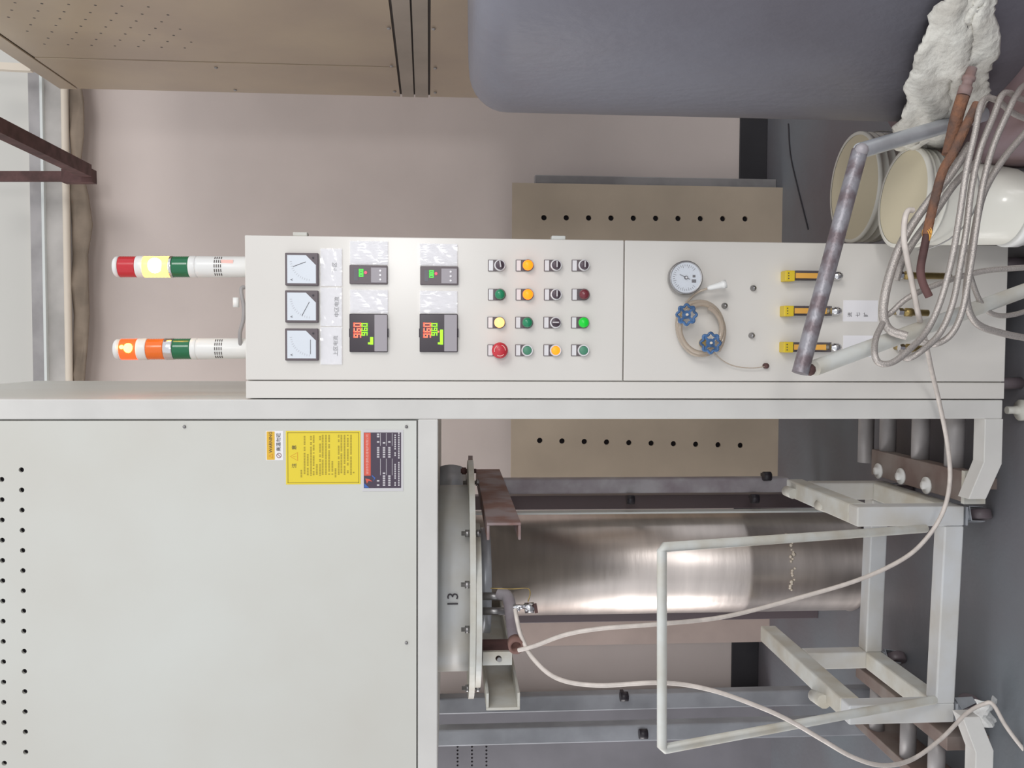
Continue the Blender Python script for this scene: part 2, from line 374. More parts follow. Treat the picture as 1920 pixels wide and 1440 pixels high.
for (u, segs) in ((709, ((911,907),(903,899),(858,838),(830,826),(820,812))), (720, ((911,893),(889,886),(858,838),(832,828))), (730, ((911,893),(858,838),(830,827))), (741, ((911,905),(898,870),(855,847),(843,814))), (748, ((911,866),(860,813)))):
    for a, c in segs:
        v = a
        while v > c:
            pbox(b, u-2.2 if u < 735 else u-1.5, u+2.2 if u < 735 else u+1.2, v-3.0, v, FYn, 0.0003); v -= 4.2
for u in (713, 724, 735): pbox(b, u, u+0.8, 860, 891, FYn, 0.0003); pbox(b, u, u+0.8, 812, 836, FYn, 0.0003)
obj('printed_entries', b, G['pale_print'], S3, kind='stuff')
q = P(694, 900, FYn)
b = MB(); b.prism([q+Vector((-0.009,0,0.008)), q+Vector((0.004,0,0.012)), q+Vector((0.002,0,0.002)), q+Vector((-0.004,0,-0.006)), q+Vector((-0.002,0,0.004))], (0,0.0003,0)); obj('logo_red_arrow', b, G['red_print'], S3)
b = MB(); b.prism([q+Vector((-0.004,0,-0.007)), q+Vector((0.005,0,-0.013)), q+Vector((0.013,0,-0.004)), q+Vector((0.009,0,-0.005)), q+Vector((0.004,0,-0.010))], (0,0.0003,0))
b.prism([P(683,914.5,FYn), P(683,906,FYn), P(692,914.5,FYn)], (0,0.0003,0)); obj('logo_blue_swoosh', b, G['blue_print'], S3)

# retort neck, flanges and rails under the furnace
NX, NY = -0.683, 2.60
obj('retort_neck', MB().cyl((NX, NY, P(881, 1100, 2.55).z), (NX, NY, zB+0.004), 0.27, 48), G['cart'], FU)
q = P(850, 1127, NY-0.285); txt('chalk_number', '13', 0.042, (q.x, NY-0.27-0.004, q.z), G['ink'], FU, 0.0006)
z1a, z1b = P(892, 1100, 2.3).z, P(881, 1100, 2.3).z
obj('flange_disc', MB().lathe((NX, NY, z1a), (0,0,1), [(0,0.345),(z1b-z1a,0.345)], 64, smooth=False), G['white_paint'], FU)
z2a, z2b = P(904, 1147, 2.25).z, P(893.5, 1147, 2.25).z
obj('flange_disc', MB().lathe((-0.725, 2.46, z2a), (0,0,1), [(0,0.225),(z2b-z2a,0.225)], 64, smooth=False), G['white_paint'], FU)
obj('flange_collar', MB().cyl((-0.70, 2.62, P(921, 1100, 2.5).z), (-0.70, 2.62, z2a), 0.155, 40), G['galv'], FU)
for (v, Y) in ((905, 2.75), (1000, 2.35), (1096, 2.28), (1180, 2.3), (1290, 2.42)):
    q = P(886, v, Y); bt = MB().cyl(q+Vector((0,0,-0.022)), q+Vector((0,0,0.03)), 0.006, 8); bt.cyl(q+Vector((0,0,0.008)), q+Vector((0,0,0.02)), 0.011, 6); bt.cyl(q+Vector((0,0,-0.02)), q+Vector((0,0,-0.01)), 0.011, 6)
    obj('flange_bolt', bt, G['steel'], FU)
q = P(882, 925, 2.95); bt = MB().bar(P(882, 862, 2.8), P(884, 1000, 2.42), 0.03, 0.014); obj('clamp_bar', bt, G['rust_plate'], FU)
bt = MB().cyl(P(864, 883, 2.75), P(893, 883, 2.75), 0.007, 8); bt.cyl(P(866, 883, 2.75), P(874, 883, 2.75), 0.012, 6); obj('clamp_bolt', bt, G['rust_dark'], FU)
bt = MB().cyl(P(845, 885, 3.05), P(845, 970, 2.95), 0.055, 24); obj('inlet_pipe', bt, G['galv'], FU)
def channel(xw, sgn, y0, y1, ztop, zbot, name, m):      # web at xw, flanges pointing sgn
    t = 0.007; c = MB(); wd = 0.045
    c.box(xw, xw+sgn*t, y0, y1, zbot, ztop); c.box(xw+sgn*t, xw+sgn*wd, y0, y1, ztop-t, ztop); c.box(xw+sgn*t, xw+sgn*wd, y0, y1, zbot, zbot+t)
    return obj(name, c, m, FU, bevel=0.0015)
q0, q1 = P(913, 980, 2.25), P(977, 980, 2.25)
channel(q1.x, -1, 2.25, 3.25, q0.z, q1.z, 'channel_rail', G['rust_plate'])
q2 = P(977, 1331, 2.25)
channel(q2.x, 1, 2.25, 3.25, q0.z, q1.z, 'channel_rail', G['white_paint'])
x0_, x1_, za_, zb_ = fr(905, 960, 1222, 1247, 2.3)
plate('bracket_plate', [(x0_, za_), (x1_, za_), (x1_, zb_), (x0_, zb_)], [((x0_+x1_)/2, za_+0.036, 0.008)], 0.012, (0, 2.305, 0), G['white_paint'], FU)
obj('bracket_block', MB().box(x0_, x1_, 2.315, 2.40, za_+0.002, zb_), G['rust_dark'], FU)
q = P(936, 1236, 2.3); obj('bracket_bolt', MB().cyl((q.x, 2.314, q.z), (q.x, 2.295, q.z), 0.006, 10), G['steel'], FU)
# gas manifold, taps
for v in (1118, 1146): obj('drop_pipe', MB().cyl(P(905, v, 2.36), P(951, v, 2.36), 0.0105, 16), G['steel'], FU)
mp_ = cat_rom([P(936, 1112, 2.36), P(952, 1120, 2.34), P(958, 1150, 2.30), P(962, 1180, 2.25), P(966, 1203, 2.20)], 6)
obj('manifold_pipe', MB().tube(mp_, 0.0165, 16), G['dull_steel'], FU)
a_, b_ = P(966, 1203, 2.2), P(968, 1213, 2.17)
obj('pipe_mouth', MB().lathe(a_, b_-a_, [(0,0.02),(0.03,0.02),(0.03,0.013),(0.006,0.013),(0.006,0)], 20), G['rust_plate'], FU)
va = MB().cyl(P(962, 1138, 2.24), P(990, 1137, 2.24), 0.006, 12); va.cyl(P(984, 1140, 2.24), P(1001, 1139, 2.24), 0.0135, 16); va.lathe(P(968, 1140, 2.24), P(975,1140,2.24)-P(968,1140,2.24), [(0,0.009),(0.01,0.009)], 6)
obj('gas_valve', va, G['chrome'], FU)
obj('valve_lever', MB().bar(P(1003, 1132, 2.23), P(1006, 1149, 2.23), 0.008, 0.006, (0,1,0)), G['rust_dark'], FU, label='brown valve lever')
obj('thin_copper_tube', MB().tube(cat_rom([P(920, 1103, 2.3), P(960, 1104, 2.28), P(988, 1103, 2.26), P(994, 1112, 2.25), P(990, 1128, 2.24)], 6), 0.0016, 6), G['brass'], FU)
# guide posts behind
for (ua, va_, ub, vb, Y, wv, m) in ((930, 911, 1476, 911, 3.20, 0.055, 'dull_steel'), (822, 1320, 1560, 1308, 3.05, 0.058, 'post_grey'), (822, 1379, 1600, 1349, 2.92, 0.058, 'post_grey')):
    p0 = P(ua, va_, Y); p1 = P(ub, vb, Y); p1.x = p0.x if abs(p1.x-p0.x) < 0.02 else p1.x
    if ub > 1500: p1.z = 0.0
    obj('guide_post', MB().bar(p0+Vector((0,0,0.05)), p1, wv, 0.05, (0,1,0)), G[m], FU, bevel=0.006)
for (u, v, Y) in ((1438, 893, 3.15), (1182, 937, 3.15), (1415, 935, 3.15), (1170, 1306, 3.0), (1206, 1376, 2.87)):
    q = P(u, v, Y); k = MB().cyl(q+Vector((0,0,0.014)), q+Vector((0,0,-0.014)), 0.017, 10); k.box(q.x-0.006, q.x+0.006, q.y-0.01, q.y+0.05, q.z-0.006, q.z+0.006)
    obj('clamp_knob', k, G['black'], FU)
# signal: roller bed under the furnace
RB = thing('roller_bed', 'low roller bed on the floor behind the right furnace foot', 'roller bed', (-0.3, 2.5, 0))
obj('side_rail', MB().box(-0.417, -0.333, 2.295, 2.82, 0.085, 0.125), G['rail_steel'], RB, bevel=0.002)
obj('side_rail', MB().box(-0.13, -0.06, 2.36, 2.99, 0.0, 0.125), G['rail_steel'], RB, bevel=0.002)
obj('rail_end', MB().box(-0.420, -0.330, 2.28, 2.295, 0.07, 0.13), G['white_paint'], RB)
obj('rail_base', MB().box(-0.39, -0.36, 2.34, 2.95, 0.0, 0.085), G['rail_steel'], RB)
for Y in (2.39, 2.57, 2.77, 2.92):
    obj('roller', MB().cyl((-0.334 if Y < 2.9 else -0.39, Y, 0.096), (-0.13, Y, 0.096), 0.026, 20), G['grey_metal'], RB)
for (u, v) in ((1648, 883), (1690, 893), (1738, 910)):
    q = PZ(u, v, 0.126); obj('washer', MB().lathe((q.x, q.y, 0.125), (0,0,1), [(0,0.025),(0.006,0.025),(0.006,0.012),(0.016,0.012),(0.016,0)], 18), G['plastic_white'], RB, label='pale disc on rail')
RC = thing('roller_bed', 'low roller bed on the floor behind the left furnace foot at the bottom left edge', 'roller bed', (-1.1, 2.5, 0))
obj('side_rail', MB().box(-1.09, -1.13, 2.34, 2.9, 0.0, 0.125), G['rail_steel'], RC, bevel=0.002)
for Y in (2.44, 2.60, 2.8):
    obj('roller', MB().cyl((-1.13, Y, 0.096), (-1.27, Y, 0.096), 0.024, 20), G['grey_metal'], RC)
obj('side_rail', MB().box(-1.27, -1.30, 2.34, 2.9, 0.0, 0.125), G['rail_steel'], RC, bevel=0.002)

# ------------------------------------------------------------------ tan furnace on the right
TX = P(500, 174, 3.3).x
def S(u, v): return PX(u, v, TX)
TF = thing('bell_furnace', 'tall tan furnace casing at the upper right, glossy side panels', 'furnace', (TX+0.5, 2.85, 1.3))
ztt = P(110, 170, 3.3).z; YN = 2.36
def side(name, upper, lower, y0, y1, x=0.0, m='tan', label=None):  # upper/lower z as functions of y
    pts = [(TX-x, y0, lower(y0)), (TX-x, y1, lower(y1)), (TX-x, y1, upper(y1)), (TX-x, y0, upper(y0))]
    return obj(name, MB().prism(pts, (0.006, 0, 0)), G[m], TF, label=label, bevel=0.001)
def line(pa, pb):
    a, b = S(*pa), S(*pb); return lambda y: a.z + (b.z-a.z)*(y-a.y)/(b.y-a.y)
top = lambda y: ztt - 0.004
L0 = line((93, 170), (0, 76)); L1 = line((732, 0), (752, 172)); L2 = line((770, 0), (777, 172)); L3 = line((804, 0), (804, 172))
g = 0.005; Yp = S(500, 119).y; Yf = 3.3
bz = 1.31
obj('core', MB().box(TX+0.0065, TX+0.9, YN+0.002, Yf-0.002, bz, ztt-0.01), G['seam'], TF)
side('top_rail', top, lambda y: ztt-0.065, YN, Yf, 0.004)
side('side_panel', lambda y: ztt-0.07, lambda y: L1(y)+g, YN, Yp-g/2)
side('corner_panel', lambda y: ztt-0.07, lambda y: L1(y)+g, Yp+g/2, Yf, 0.002)
side('trim_strip', lambda y: L1(y)-g/2, lambda y: L2(y)+g/2, YN, Yf, 0.003, 'tan_strip')
side('trim_strip', lambda y: L2(y)-g/2, lambda y: L3(y)+g/2, YN, Yf, 0.003, 'tan_strip')
side('lower_panel', lambda y: L3(y)-g, lambda y: bz+0.11, YN, Yf)
side('bottom_rail', lambda y: bz+0.105, lambda y: bz, YN, Yf, 0.003)
for (u, v) in ((405,125),(441,167),(729,51),(734,122),(740,170),(813,52),(816,126),(816,172)):
    q = S(u, v); obj('rivet', MB().lathe((TX-0.003, q.y, q.z), (-1,0,0), [(0,0.006),(0.002,0.006),(0.004,0.003),(0.0045,0)], 8), G['grey_metal'], TF)
obj('front_panel', MB().box(TX+0.012, TX+0.895, YN-0.006, YN+0.001, bz+0.01, ztt-0.02), G['tan'], TF, bevel=0.002)
obj('rear_panel', MB().box(TX+0.012, TX+0.895, Yf-0.001, Yf+0.006, bz+0.01, ztt-0.02), G['tan'], TF, bevel=0.002)
obj('side_panel', MB().box(TX+0.899, TX+0.907, YN, Yf, bz+0.01, ztt-0.02), G['tan'], TF, bevel=0.002)
vh = MB()
for i in range(7):
    for j in range(7):
        y = 2.50 + i*0.055; z = ztt - 0.16 - j*0.07 - (0.035 if i % 2 else 0)
        vh.lathe((TX+0.001, y, z), (-1,0,0), [(0,0.004),(0.0013,0.004)], 8)
obj('vent_holes', vh, G['seam'], TF, kind='stuff')

# ------------------------------------------------------------------ grey tank in front of it
TR = 0.42; TY = 1.92; TXc = 0.262*TY + TR*1.034 + 0.003
tzt = P(880, 10, 2.05).z
prof = [(0.0, 0.0), (0.0, TR)]
rr = 0.085
prof = [(0, TR), (tzt-rr, TR)] + [(tzt-rr + rr*math.sin(a*PI/16), TR-rr+rr*math.cos(a*PI/16)) for a in range(1, 9)] + [(tzt+0.004, TR*0.4), (tzt+0.006, 0)]
TK = thing('retort_tank', 'big dark grey cylindrical retort tank with rounded top at the right', 'tank', (TXc, TY, 0))
obj('shell', MB().lathe((TXc, TY, 0), (0,0,1), prof, 96), G['tank'], TK)
obj('base_skirt', MB().lathe((TXc, TY, 0.0), (0,0,1), [(0,TR+0.10),(0.33,TR+0.10),(0.355,TR+0.09),(0.37,TR)], 96), G['skirt'], TK)
# fibre blanket wrapped around the tank
bl = [(-60,1790,1862),(0,1772,1864),(30,1752,1862),(60,1738,1860),(100,1716,1858),(150,1706,1850),(200,1696,1838),(235,1684,1790),(262,1676,1772),(285,1674,1762)]
def bnd(v, k):
    if v <= bl[0][0]: return bl[0][k]
    for a, b in zip(bl, bl[1:]):
        if v <= b[0]: t = (v-a[0])/(b[0]-a[0]); return a[k]+(b[k]-a[k])*t
    return bl[-1][k]
def to_px(p):
    c = M3.transposed() @ (Vector(p) - CAM); return 960 + FPX*c.x/-c.z, 720 - FPX*c.y/-c.z
rows = []; nb = 26; na = 120
for i in range(na):
    th = math.radians(150 + 112*i/(na-1))
    dirv = Vector((math.cos(th), math.sin(th), 0)); thd = math.degrees(th); base = Vector((TXc, TY, 0)) + dirv*(TR+0.026+0.018*min(1, max(0, (222-thd)/30)))
    row = []
    v0 = to_px(base + Vector((0,0,0.5)))[1]
    jl = random.uniform(-3, 3)+5*math.sin(i*0.5)*math.sin(i*0.13); jr = random.uniform(-3, 3)+6*math.sin(i*0.37)
    for k in range(nb):
        t = k/(nb-1); u = bnd(v0, 1)+jl + (bnd(v0, 2)+jr-bnd(v0, 1)-jl)*t
        d = ray(u, v0); z = CAMZ + d.z/d.y*base.y
        bul = 0.012*math.sin(t*PI)**0.5 + 0.004*math.sin(i*0.30+k*0.5) + 0.0025*random.random() - (0.020 if ((k == 13 and 10 < i % 34 < 30) or (k == 16 and i % 23 < 15) or (k == 9 and 30 < i < 38)) else 0)
        row.append(base + dirv*(bul) + Vector((0,0,z)))
    rows.append(row)
tag(obj('fibre_blanket', MB().grid(rows), G['blanket'], solid=0.02), 'torn white ceramic fibre blanket wrapped around the grey tank near its base', 'blanket')

# ------------------------------------------------------------------ things by the back wall
x0, x1, z0, z1 = fr(959, 1464, 347, 952, 3.98)
BP = thing('perforated_board', 'beige steel board with two rows of holes, leaning at the back wall', 'board', ((x0+x1)/2, 3.98, 0))
hl = []
for k in range(10):
    q = P(1020+41.9*k, 408+0.25*k, 3.98); hl.append((q.x, q.z, 0.0125))
    q = P(1012+41.8*k, 826+1.0*k, 3.98); hl.append((q.x, q.z, 0.0125))
plate('face_sheet', [(x0, 0.0), (x1, 0.0), (x1, z1), (x0, z1)], hl, 0.012, (0, 3.986, 0), G['board'], BP, seg=20)
obj('hole_shade_box', MB().box(x0+0.004, x1-0.004, 3.993, 4.04, 0.0, z1-0.004), G['dark'], BP)  # coloured dark so the board's holes look shaded inside
x0g, x1g, z0g, z1g = fr(1002, 1464, 332, 700, 4.06)
tag(obj('grey_panel', MB().box(x0g, x1g, 4.06, 4.10, 0.0, z1g), G['grey_metal'], bevel=0.003), 'flat grey steel panel standing behind the beige perforated board', 'panel')
# stainless drum
SDX, SDY, SDR = P(1200, 1053, 3.25).x, 3.25, 0.19
SD = thing('stainless_drum', 'shiny stainless steel drum standing under the white furnace', 'drum', (SDX, SDY, 0))
zs = P(890, 1053, 3.1).z
obj('shell', MB().lathe((SDX, SDY, 0), (0,0,1), [(0,SDR),(0.01,SDR+0.004),(0.02,SDR),(zs*0.3,SDR),(zs*0.3+0.008,SDR+0.002),(zs*0.3+0.016,SDR),(zs,SDR)], 72), G['stainless'], SD)
sm_ = MB(); rs = random.Random(9)
for k in range(26):
    th = math.radians(250 + 62*k/25) ; a = Vector((SDX+math.cos(th)*(SDR+0.001), SDY+math.sin(th)*(SDR+0.001), P(1485, 1060, 3.07).z + rs.uniform(-0.008, 0.008)))
    if rs.random() < 0.8: sm_.lathe(a, (math.cos(th), math.sin(th), 0), [(0, rs.uniform(0.004,0.010)), (0.003, 0.003)], 6)
obj('sealant_residue', sm_, G['conduit'], SD, label='flaky pale sealant line')
obj('vertical_seam', MB().box(P(1200, 957, 3.2).x-0.003, P(1200, 957, 3.2).x+0.003, 3.15, 3.2, 0.02, zs), G['beam_light'], SD)
x0, x1, z0, z1 = fr(960, 1412, 1151, 1208, 4.05)
tag(obj('drum_shadow_panel', MB().box(x0, x1, 4.05, 4.075, 0, P(800, 1180, 4.05).z), G['drum_shadow_brown']), 'narrow brown panel standing for the drum shadow at the back wall left of the stainless drum', 'board')  # brown panel added where the drum's shadow darkens the wall
x0, x1, z0, z1 = fr(960, 1580, 1148, 1164, 3.5)
tag(obj('dark_post', MB().box(x0, x1, 3.5, 3.55, 0, P(800, 1150, 3.5).z), G['meter_frame'], bevel=0.003), 'dark upright post just left of the stainless drum', 'post')
x0, x1, z0, z1 = fr(960, 1580, 928, 954, 3.5)
tag(obj('dark_post', MB().box(x0, x1, 3.5, 3.55, 0, P(800, 940, 3.5).z), G['meter_frame'], bevel=0.003), 'dull grey upright post just right of the stainless drum', 'post')
# dark machine at far left
x1 = P(1200, 1318, 4.0).x
DM = thing('dark_enclosure', 'dark grey perforated steel enclosure at the back left under the furnace', 'enclosure', (x1-0.4, 4.0, 0))
hl = []
for cu_ in (858, 885, 912):
    for k in range(12):
        q = P(cu_, 1400+7*k, 4.0); hl.append((q.x, q.z, 0.005))
plate('front_sheet', [(x1-1.0, 0), (x1, 0), (x1, 1.75), (x1-1.0, 1.75)], hl, 0.01, (0, 4.005, 0), G['dark_machine'], DM, seg=10)
obj('body', MB().box(x1-1.0, x1, 4.011, 4.1, 0, 1.75), G['meter_frame'], DM)

# ------------------------------------------------------------------ cart under the furnace
CT = thing('retort_cart', 'pale grey steel tube cart on casters under the white furnace', 'cart', (-0.71, 2.55, 0))
xr_, xl_ = -0.462, -1.026; T = 0.055; yf, yb = 2.355, 2.775; ztp, zbt = 0.405, 0.099
def yl(x, y): return y + (xr_-x)*0.04
def cbar(name, p0, p1, m='cart'): return obj(name, MB().bar(p0, p1, T, T, (0,1,0) if abs(p0[2]-p1[2]) > 0.1 else (0,0,1)), G[m], CT, bevel=0.004)
for x in (xr_, xl_):
    cbar('front_post', (x, yl(x,yf), ztp), (x, yl(x,yf), zbt))
    cbar('rear_post', (x, yl(x,yb), ztp-T), (x, yl(x,yb), zbt))
    cbar('top_side_rail', (x, yl(x,yf)+T/2, ztp-T/2), (x, 3.06 if x == xl_ else 2.84, ztp-T/2), 'white_paint')
    cbar('bottom_side_rail', (x, yl(x,yf)+T/2, zbt+T/2), (x, yl(x,yb)-T/2, zbt+T/2), 'white_paint')
cbar('bottom_cross_rail', (xr_-T/2, yl(xr_,yf), zbt+T/2), (xl_+T/2, yl(xl_,yf), zbt+T/2))
cbar('bottom_cross_rail', (xr_-T/2, yl(xr_,yb), zbt+T/2), (xl_+T/2, yl(xl_,yb), zbt+T/2))
for (x, y, ang) in ((xr_, yl(xr_,yf), 0.3), (xl_, yl(xl_,yf), -0.5), (xl_, yl(xl_,yb), 0.7), (xr_, yl(xr_,yb), 0.2)):
    ca = obj('caster', MB().box(x-0.026, x+0.026, y-0.028, y+0.028, 0.089, 0.095), G['galv'], CT)
    d = Vector((math.cos(ang), math.sin(ang), 0)); n_ = Vector((-d.y, d.x, 0)); cc = Vector((x, y, 0.0)) + n_*0.012
    fk = MB().cyl((x,y,0.089),(x,y,0.076),0.02,14)
    for s_ in (-1, 1): fk.prism([Vector((x,y,0.078))+d*s_*0.019-n_*0.02, Vector((x,y,0.078))+d*s_*0.019+n_*0.022, cc+d*s_*0.019+n_*0.012+Vector((0,0,0.024)), cc+d*s_*0.019-n_*0.01+Vector((0,0,0.024))], d*s_*0.002)
    fk.bar(Vector((x,y,0.0765))-d*0.02, Vector((x,y,0.0765))+d*0.02, 0.04, 0.003)
    obj('fork', fk, G['galv'], ca)
    obj('wheel', MB().lathe(cc+Vector((0,0,0.033))-d*0.0145, d, [(0,0.029),(0.004,0.033),(0.025,0.033),(0.029,0.029)], 28), G['meter_frame'], ca)
hp = [P(1735, 991, 2.312), P(1600, 1001, 2.20), P(1245, 1026, 1.95), P(1241, 1032, 1.945), P(1241, 1400, 1.965), P(1246, 1404, 1.97), P(1600, 1338, 2.2), P(1752, 1312, 2.33)]
obj('push_handle', MB().tube([hp[0], hp[1], hp[2], hp[3], hp[4], hp[5], hp[6], hp[7]], 0.0115, 16), G['white_paint'], CT)
obj('rail_lug', MB().cyl(P(1527, 1304, 2.6), P(1545, 1316, 2.5), 0.02, 12), G['white_paint'], CT)
obj('rail_lug', MB().cyl(P(1474, 920, 2.8), P(1488, 926, 2.76), 0.017, 12), G['white_paint'], CT)
obj('rail_lug', MB().cyl(P(1535, 946, 2.6), P(1550, 951, 2.56), 0.017, 12), G['white_paint'], CT)
# crumpled rag on the front-left caster
rg = MB(); q = P(1840, 1330, 2.3); rr_ = random.Random(4); rows = []
for i in range(9):
    rows.append([Vector((q.x+0.04-i*0.009, q.y-0.025-0.02*math.sin(k*0.7)+rr_.uniform(-0.004,0.004), 0.09-k*0.011-0.01*math.sin(i))) for k in range(7)])
tag(obj('white_rag', MB().grid(rows, False), G['plastic_white'], solid=0.003), 'crumpled white scrap hanging on the front left cart caster', 'rag')

# ------------------------------------------------------------------ control cabinet
xa, xb = P(1170, 748, FY).x, P(1170, 450.5, FY).x
zc0, zc1 = P(1887, 600, FY).z, P(460, 590, FY).z
xs = P(1170, 715, FY).x; zm = P(1169.5, 590, FY).z
CB = thing('control_cabinet', 'tall white electrical control cabinet with meters, buttons and gas flowmeters', 'control cabinet', ((xa+xb)/2, FY, 0))
obj('body', MB().box(xa+0.001, xb-0.003, FY+0.014, FY+0.36, zc0, zc1), G['cabinet'], CB)
obj('side_strip', MB().box(xa+0.001, xs-0.0015, FY, FY+0.0135, zc0, zc1), G['cabinet'], CB, bevel=0.0015)
obj('upper_door', MB().box(xs+0.0015, xb, FY, FY+0.013, zm+0.0015, zc1), G['cabinet'], CB, bevel=0.002)
obj('lower_door', MB().box(xs+0.0015, xb, FY, FY+0.013, zc0, zm-0.0015), G['cabinet'], CB, bevel=0.002)
for u in (562, 1048):
    z = P(u, 440, FY).z; obj('hinge', MB().box(xb, xb+0.010, FY+0.004, FY+0.03, z-0.0175, z+0.0175), G['white_paint'], CB, bevel=0.002)
for x, y in ((xa+0.04, FY+0.05), (xb-0.04, FY+0.05), (xa+0.04, FY+0.3), (xb-0.04, FY+0.3)):
    obj('foot', MB().cyl((x,y,0), (x,y,zc0), 0.016, 16), G['meter_frame'], CB)
def lr(u, v, Y=FY): return P(u, v, Y)
# ammeters
for i, (v0, v1, n0, n1) in enumerate(((475,536,(549,500),(573,491)), (545,605,(566,592),(580,566)), (616,676,(582,664),(582,637)))):
    x0, x1, z0, z1 = fr(536, 598, v0, v1, FY)
    am = obj('ammeter', MB().box(x0, x1, FY-0.012, FY+0.001, z0, z1), G['meter_frame'], CB, bevel=0.002, label='square analogue ammeter with white dial')
    e = 0.0055; c = 0.024
    obj('dial', MB().prism([(x0+e,FY-0.0125,z0+e+0.0),(x1-e-c,FY-0.0125,z0+e),(x1-e,FY-0.0125,z0+e+c),(x1-e,FY-0.0125,z1-e),(x0+e,FY-0.0125,z1-e)], (0,0.001,0)), G['meter_face'], am)
    a, b = P(*n0, FY-0.013), P(*n1, FY-0.013); obj('needle', MB().bar(a, b, 0.0011, 0.0005, (0,1,0)), G['ink'], am)
    arc = MB(); cx, cz = x1-e-0.012, z0+e+0.012
    for k in range(13):
        t = math.radians(95+ 80*k/12); arc.bar((cx+0.046*math.cos(t), FY-0.0128, cz+0.046*math.sin(t)), (cx+0.051*math.cos(t), FY-0.0128, cz+0.051*math.sin(t)), 0.0006, 0.0004, (0,1,0))
    obj('scale_marks', arc, G['faint_ink'], am)
    txt('unit_letter', 'A', 0.008, (x0+0.014, FY-0.0129, z1-0.016), G['ink'], am, 0.0001)
    obj('zero_screw', MB().cyl((x1-0.012,FY-0.012,z0+0.012),(x1-0.012,FY-0.0135,z0+0.012),0.0025,10), G['ink'], am)
def film(u0, u1, v0, v1, seed, paper=True, text=None, tu=None):
    x0, x1, z0, z1 = fr(u0, u1, v0, v1, FY); r = random.Random(seed)
    p = obj('label_holder', MB().box(x0+0.001, x1-0.001, FY-0.0018, FY, z0+0.001, z1-0.001), G['paper'], CB, label='white paper label under wrinkled clear film')
    n = 9; rows = [[Vector((x0+(x1-x0)*i/n, FY-0.003-0.004*abs(math.sin(i*1.3+k*0.5+seed))-r.uniform(0,0.0015), z0+(z1-z0)*k/n)) for i in range(n+1)] for k in range(n+1)]
    obj('film_cover', MB().grid(rows), G['clear_film'], p)
    if text:
        um = tu if tu else (u0+u1)/2
        q = P(um, (v0+v1)/2, FY); txt('label_text', text, 0.0125, (q.x, FY-0.0022, q.z), G['ink'], p, 0.0002)
film(601, 642, 466, 537, 1, text='下区', tu=628); film(601, 642, 539, 612, 2, text='中区电流', tu=632); film(601, 642, 613, 684, 3, text='上区电流', tu=630)
film(656, 728, 452, 497, 4); film(656, 728, 543, 588, 5); film(787, 858, 457, 499, 6); film(787, 858, 545, 588, 7)
SEG = {'0':'abcdef','1':'bc','2':'abged','3':'abgcd','4':'fgbc','5':'afgcd','6':'afgedc','7':'abc','8':'abcdefg','9':'abcdfg'}
def seven(mb, ch, x, z, y, w_, h):
    t = h*0.15
    pos = {'a':(x,x+w_,z+h-t,z+h),'d':(x,x+w_,z,z+t),'g':(x,x+w_,z+h/2-t/2,z+h/2+t/2),'f':(x,x+t,z+h/2,z+h),'b':(x+w_-t,x+w_,z+h/2,z+h),'e':(x,x+t,z,z+h/2),'c':(x+w_-t,x+w_,z,z+h/2)}
    for s_ in SEG[ch]: a = pos[s_]; mb.box(a[0], a[1], y, y+0.0006, a[2], a[3])
def digits(name, s, u0, u1, v0, v1, m, parent, y):
    x0, x1, z0, z1 = fr(u0, u1, v0, v1, y); mb = MB(); n = len(s); st = (x1-x0)/n
    for i, ch in enumerate(s): seven(mb, ch, x0+i*st+st*0.1, z0, y, st*0.78, z1-z0)
    return obj(name, mb, G[m], parent)
for (uo, vb0, lab) in ((656, 632, 0), (787, 618, 1)):
    x0, x1, z0, z1 = fr(uo, uo+71, 589, 660, FY)
    ct = obj('temperature_controller', MB().box(x0, x1, FY-0.010, FY+0.001, z0, z1), G['black_gloss'], CB, bevel=0.0015, label='square digital temperature controller showing 960')
    obj('front_cover', pbox(MB(), uo+46, uo+70, 590, 659, FY-0.0125, 0.003), G['grey_cover'], ct, bevel=0.001)
    digits('red_digits', '960', uo+7, uo+21, 604, 634, 'led_red', ct, FY-0.0108)
    digits('green_digits', '960', uo+22, uo+33, 605, 630, 'led_green', ct, FY-0.0108)
    bg = MB(); pbox(bg, uo+38, uo+43.5, vb0, 646, FY-0.0108, 0.0007); pbox(bg, uo+34, uo+38, 642, 645.5, FY-0.0108, 0.0007)
    obj('bar_graph', bg, G['led_green'], ct)
    if uo == 787:
        q = P(uo+35, 622, FY-0.0105); obj('indicator_dot', MB().cyl(q, q+Vector((0,-0.001,0)), 0.0022, 10), G['led_red'], ct)
    for a, b in ((uo-1.5, uo), (uo+71, uo+72.5)): obj('mounting_tab', pbox(MB(), a, b, 616, 632, FY-0.009, 0.009), G['black_gloss'], ct)
for (uo, va0, va1) in ((656, 498, 533), (788, 500, 534.5)):
    x0, x1, z0, z1 = fr(uo, uo+71, va0, va1, FY)
    ct = obj('temperature_limiter', MB().box(x0, x1, FY-0.010, FY+0.001, z0, z1), G['meter_frame'], CB, bevel=0.0015, label='narrow digital controller with small green digits')
    obj('button_panel', pbox(MB(), uo+39.5, uo+69, va0+3.5, va1-3, FY-0.012, 0.003), G['grey_cover'], ct, bevel=0.0008)
    obj('blank_display', pbox(MB(), uo+8, uo+15, va0+6, va1-7, FY-0.0106, 0.001), G['dark_machine'], ct)
    digits('green_digits', '000', uo+17, uo+25, va0+6, va0+21, 'led_green2', ct, FY-0.0108)
    q = P(uo+29.5, va0+13, FY-0.0105); obj('red_lamp', MB().cyl(q, q+Vector((0,-0.001,0)), 0.0034, 12), G['led_pink'], ct)
    for k in range(3):
        q = P(uo+57, va0+9.5+8.3*k, FY-0.012); obj('key', MB().cyl(q, q+Vector((0,-0.0012,0)), 0.0026, 12), G['ring_white'], ct)
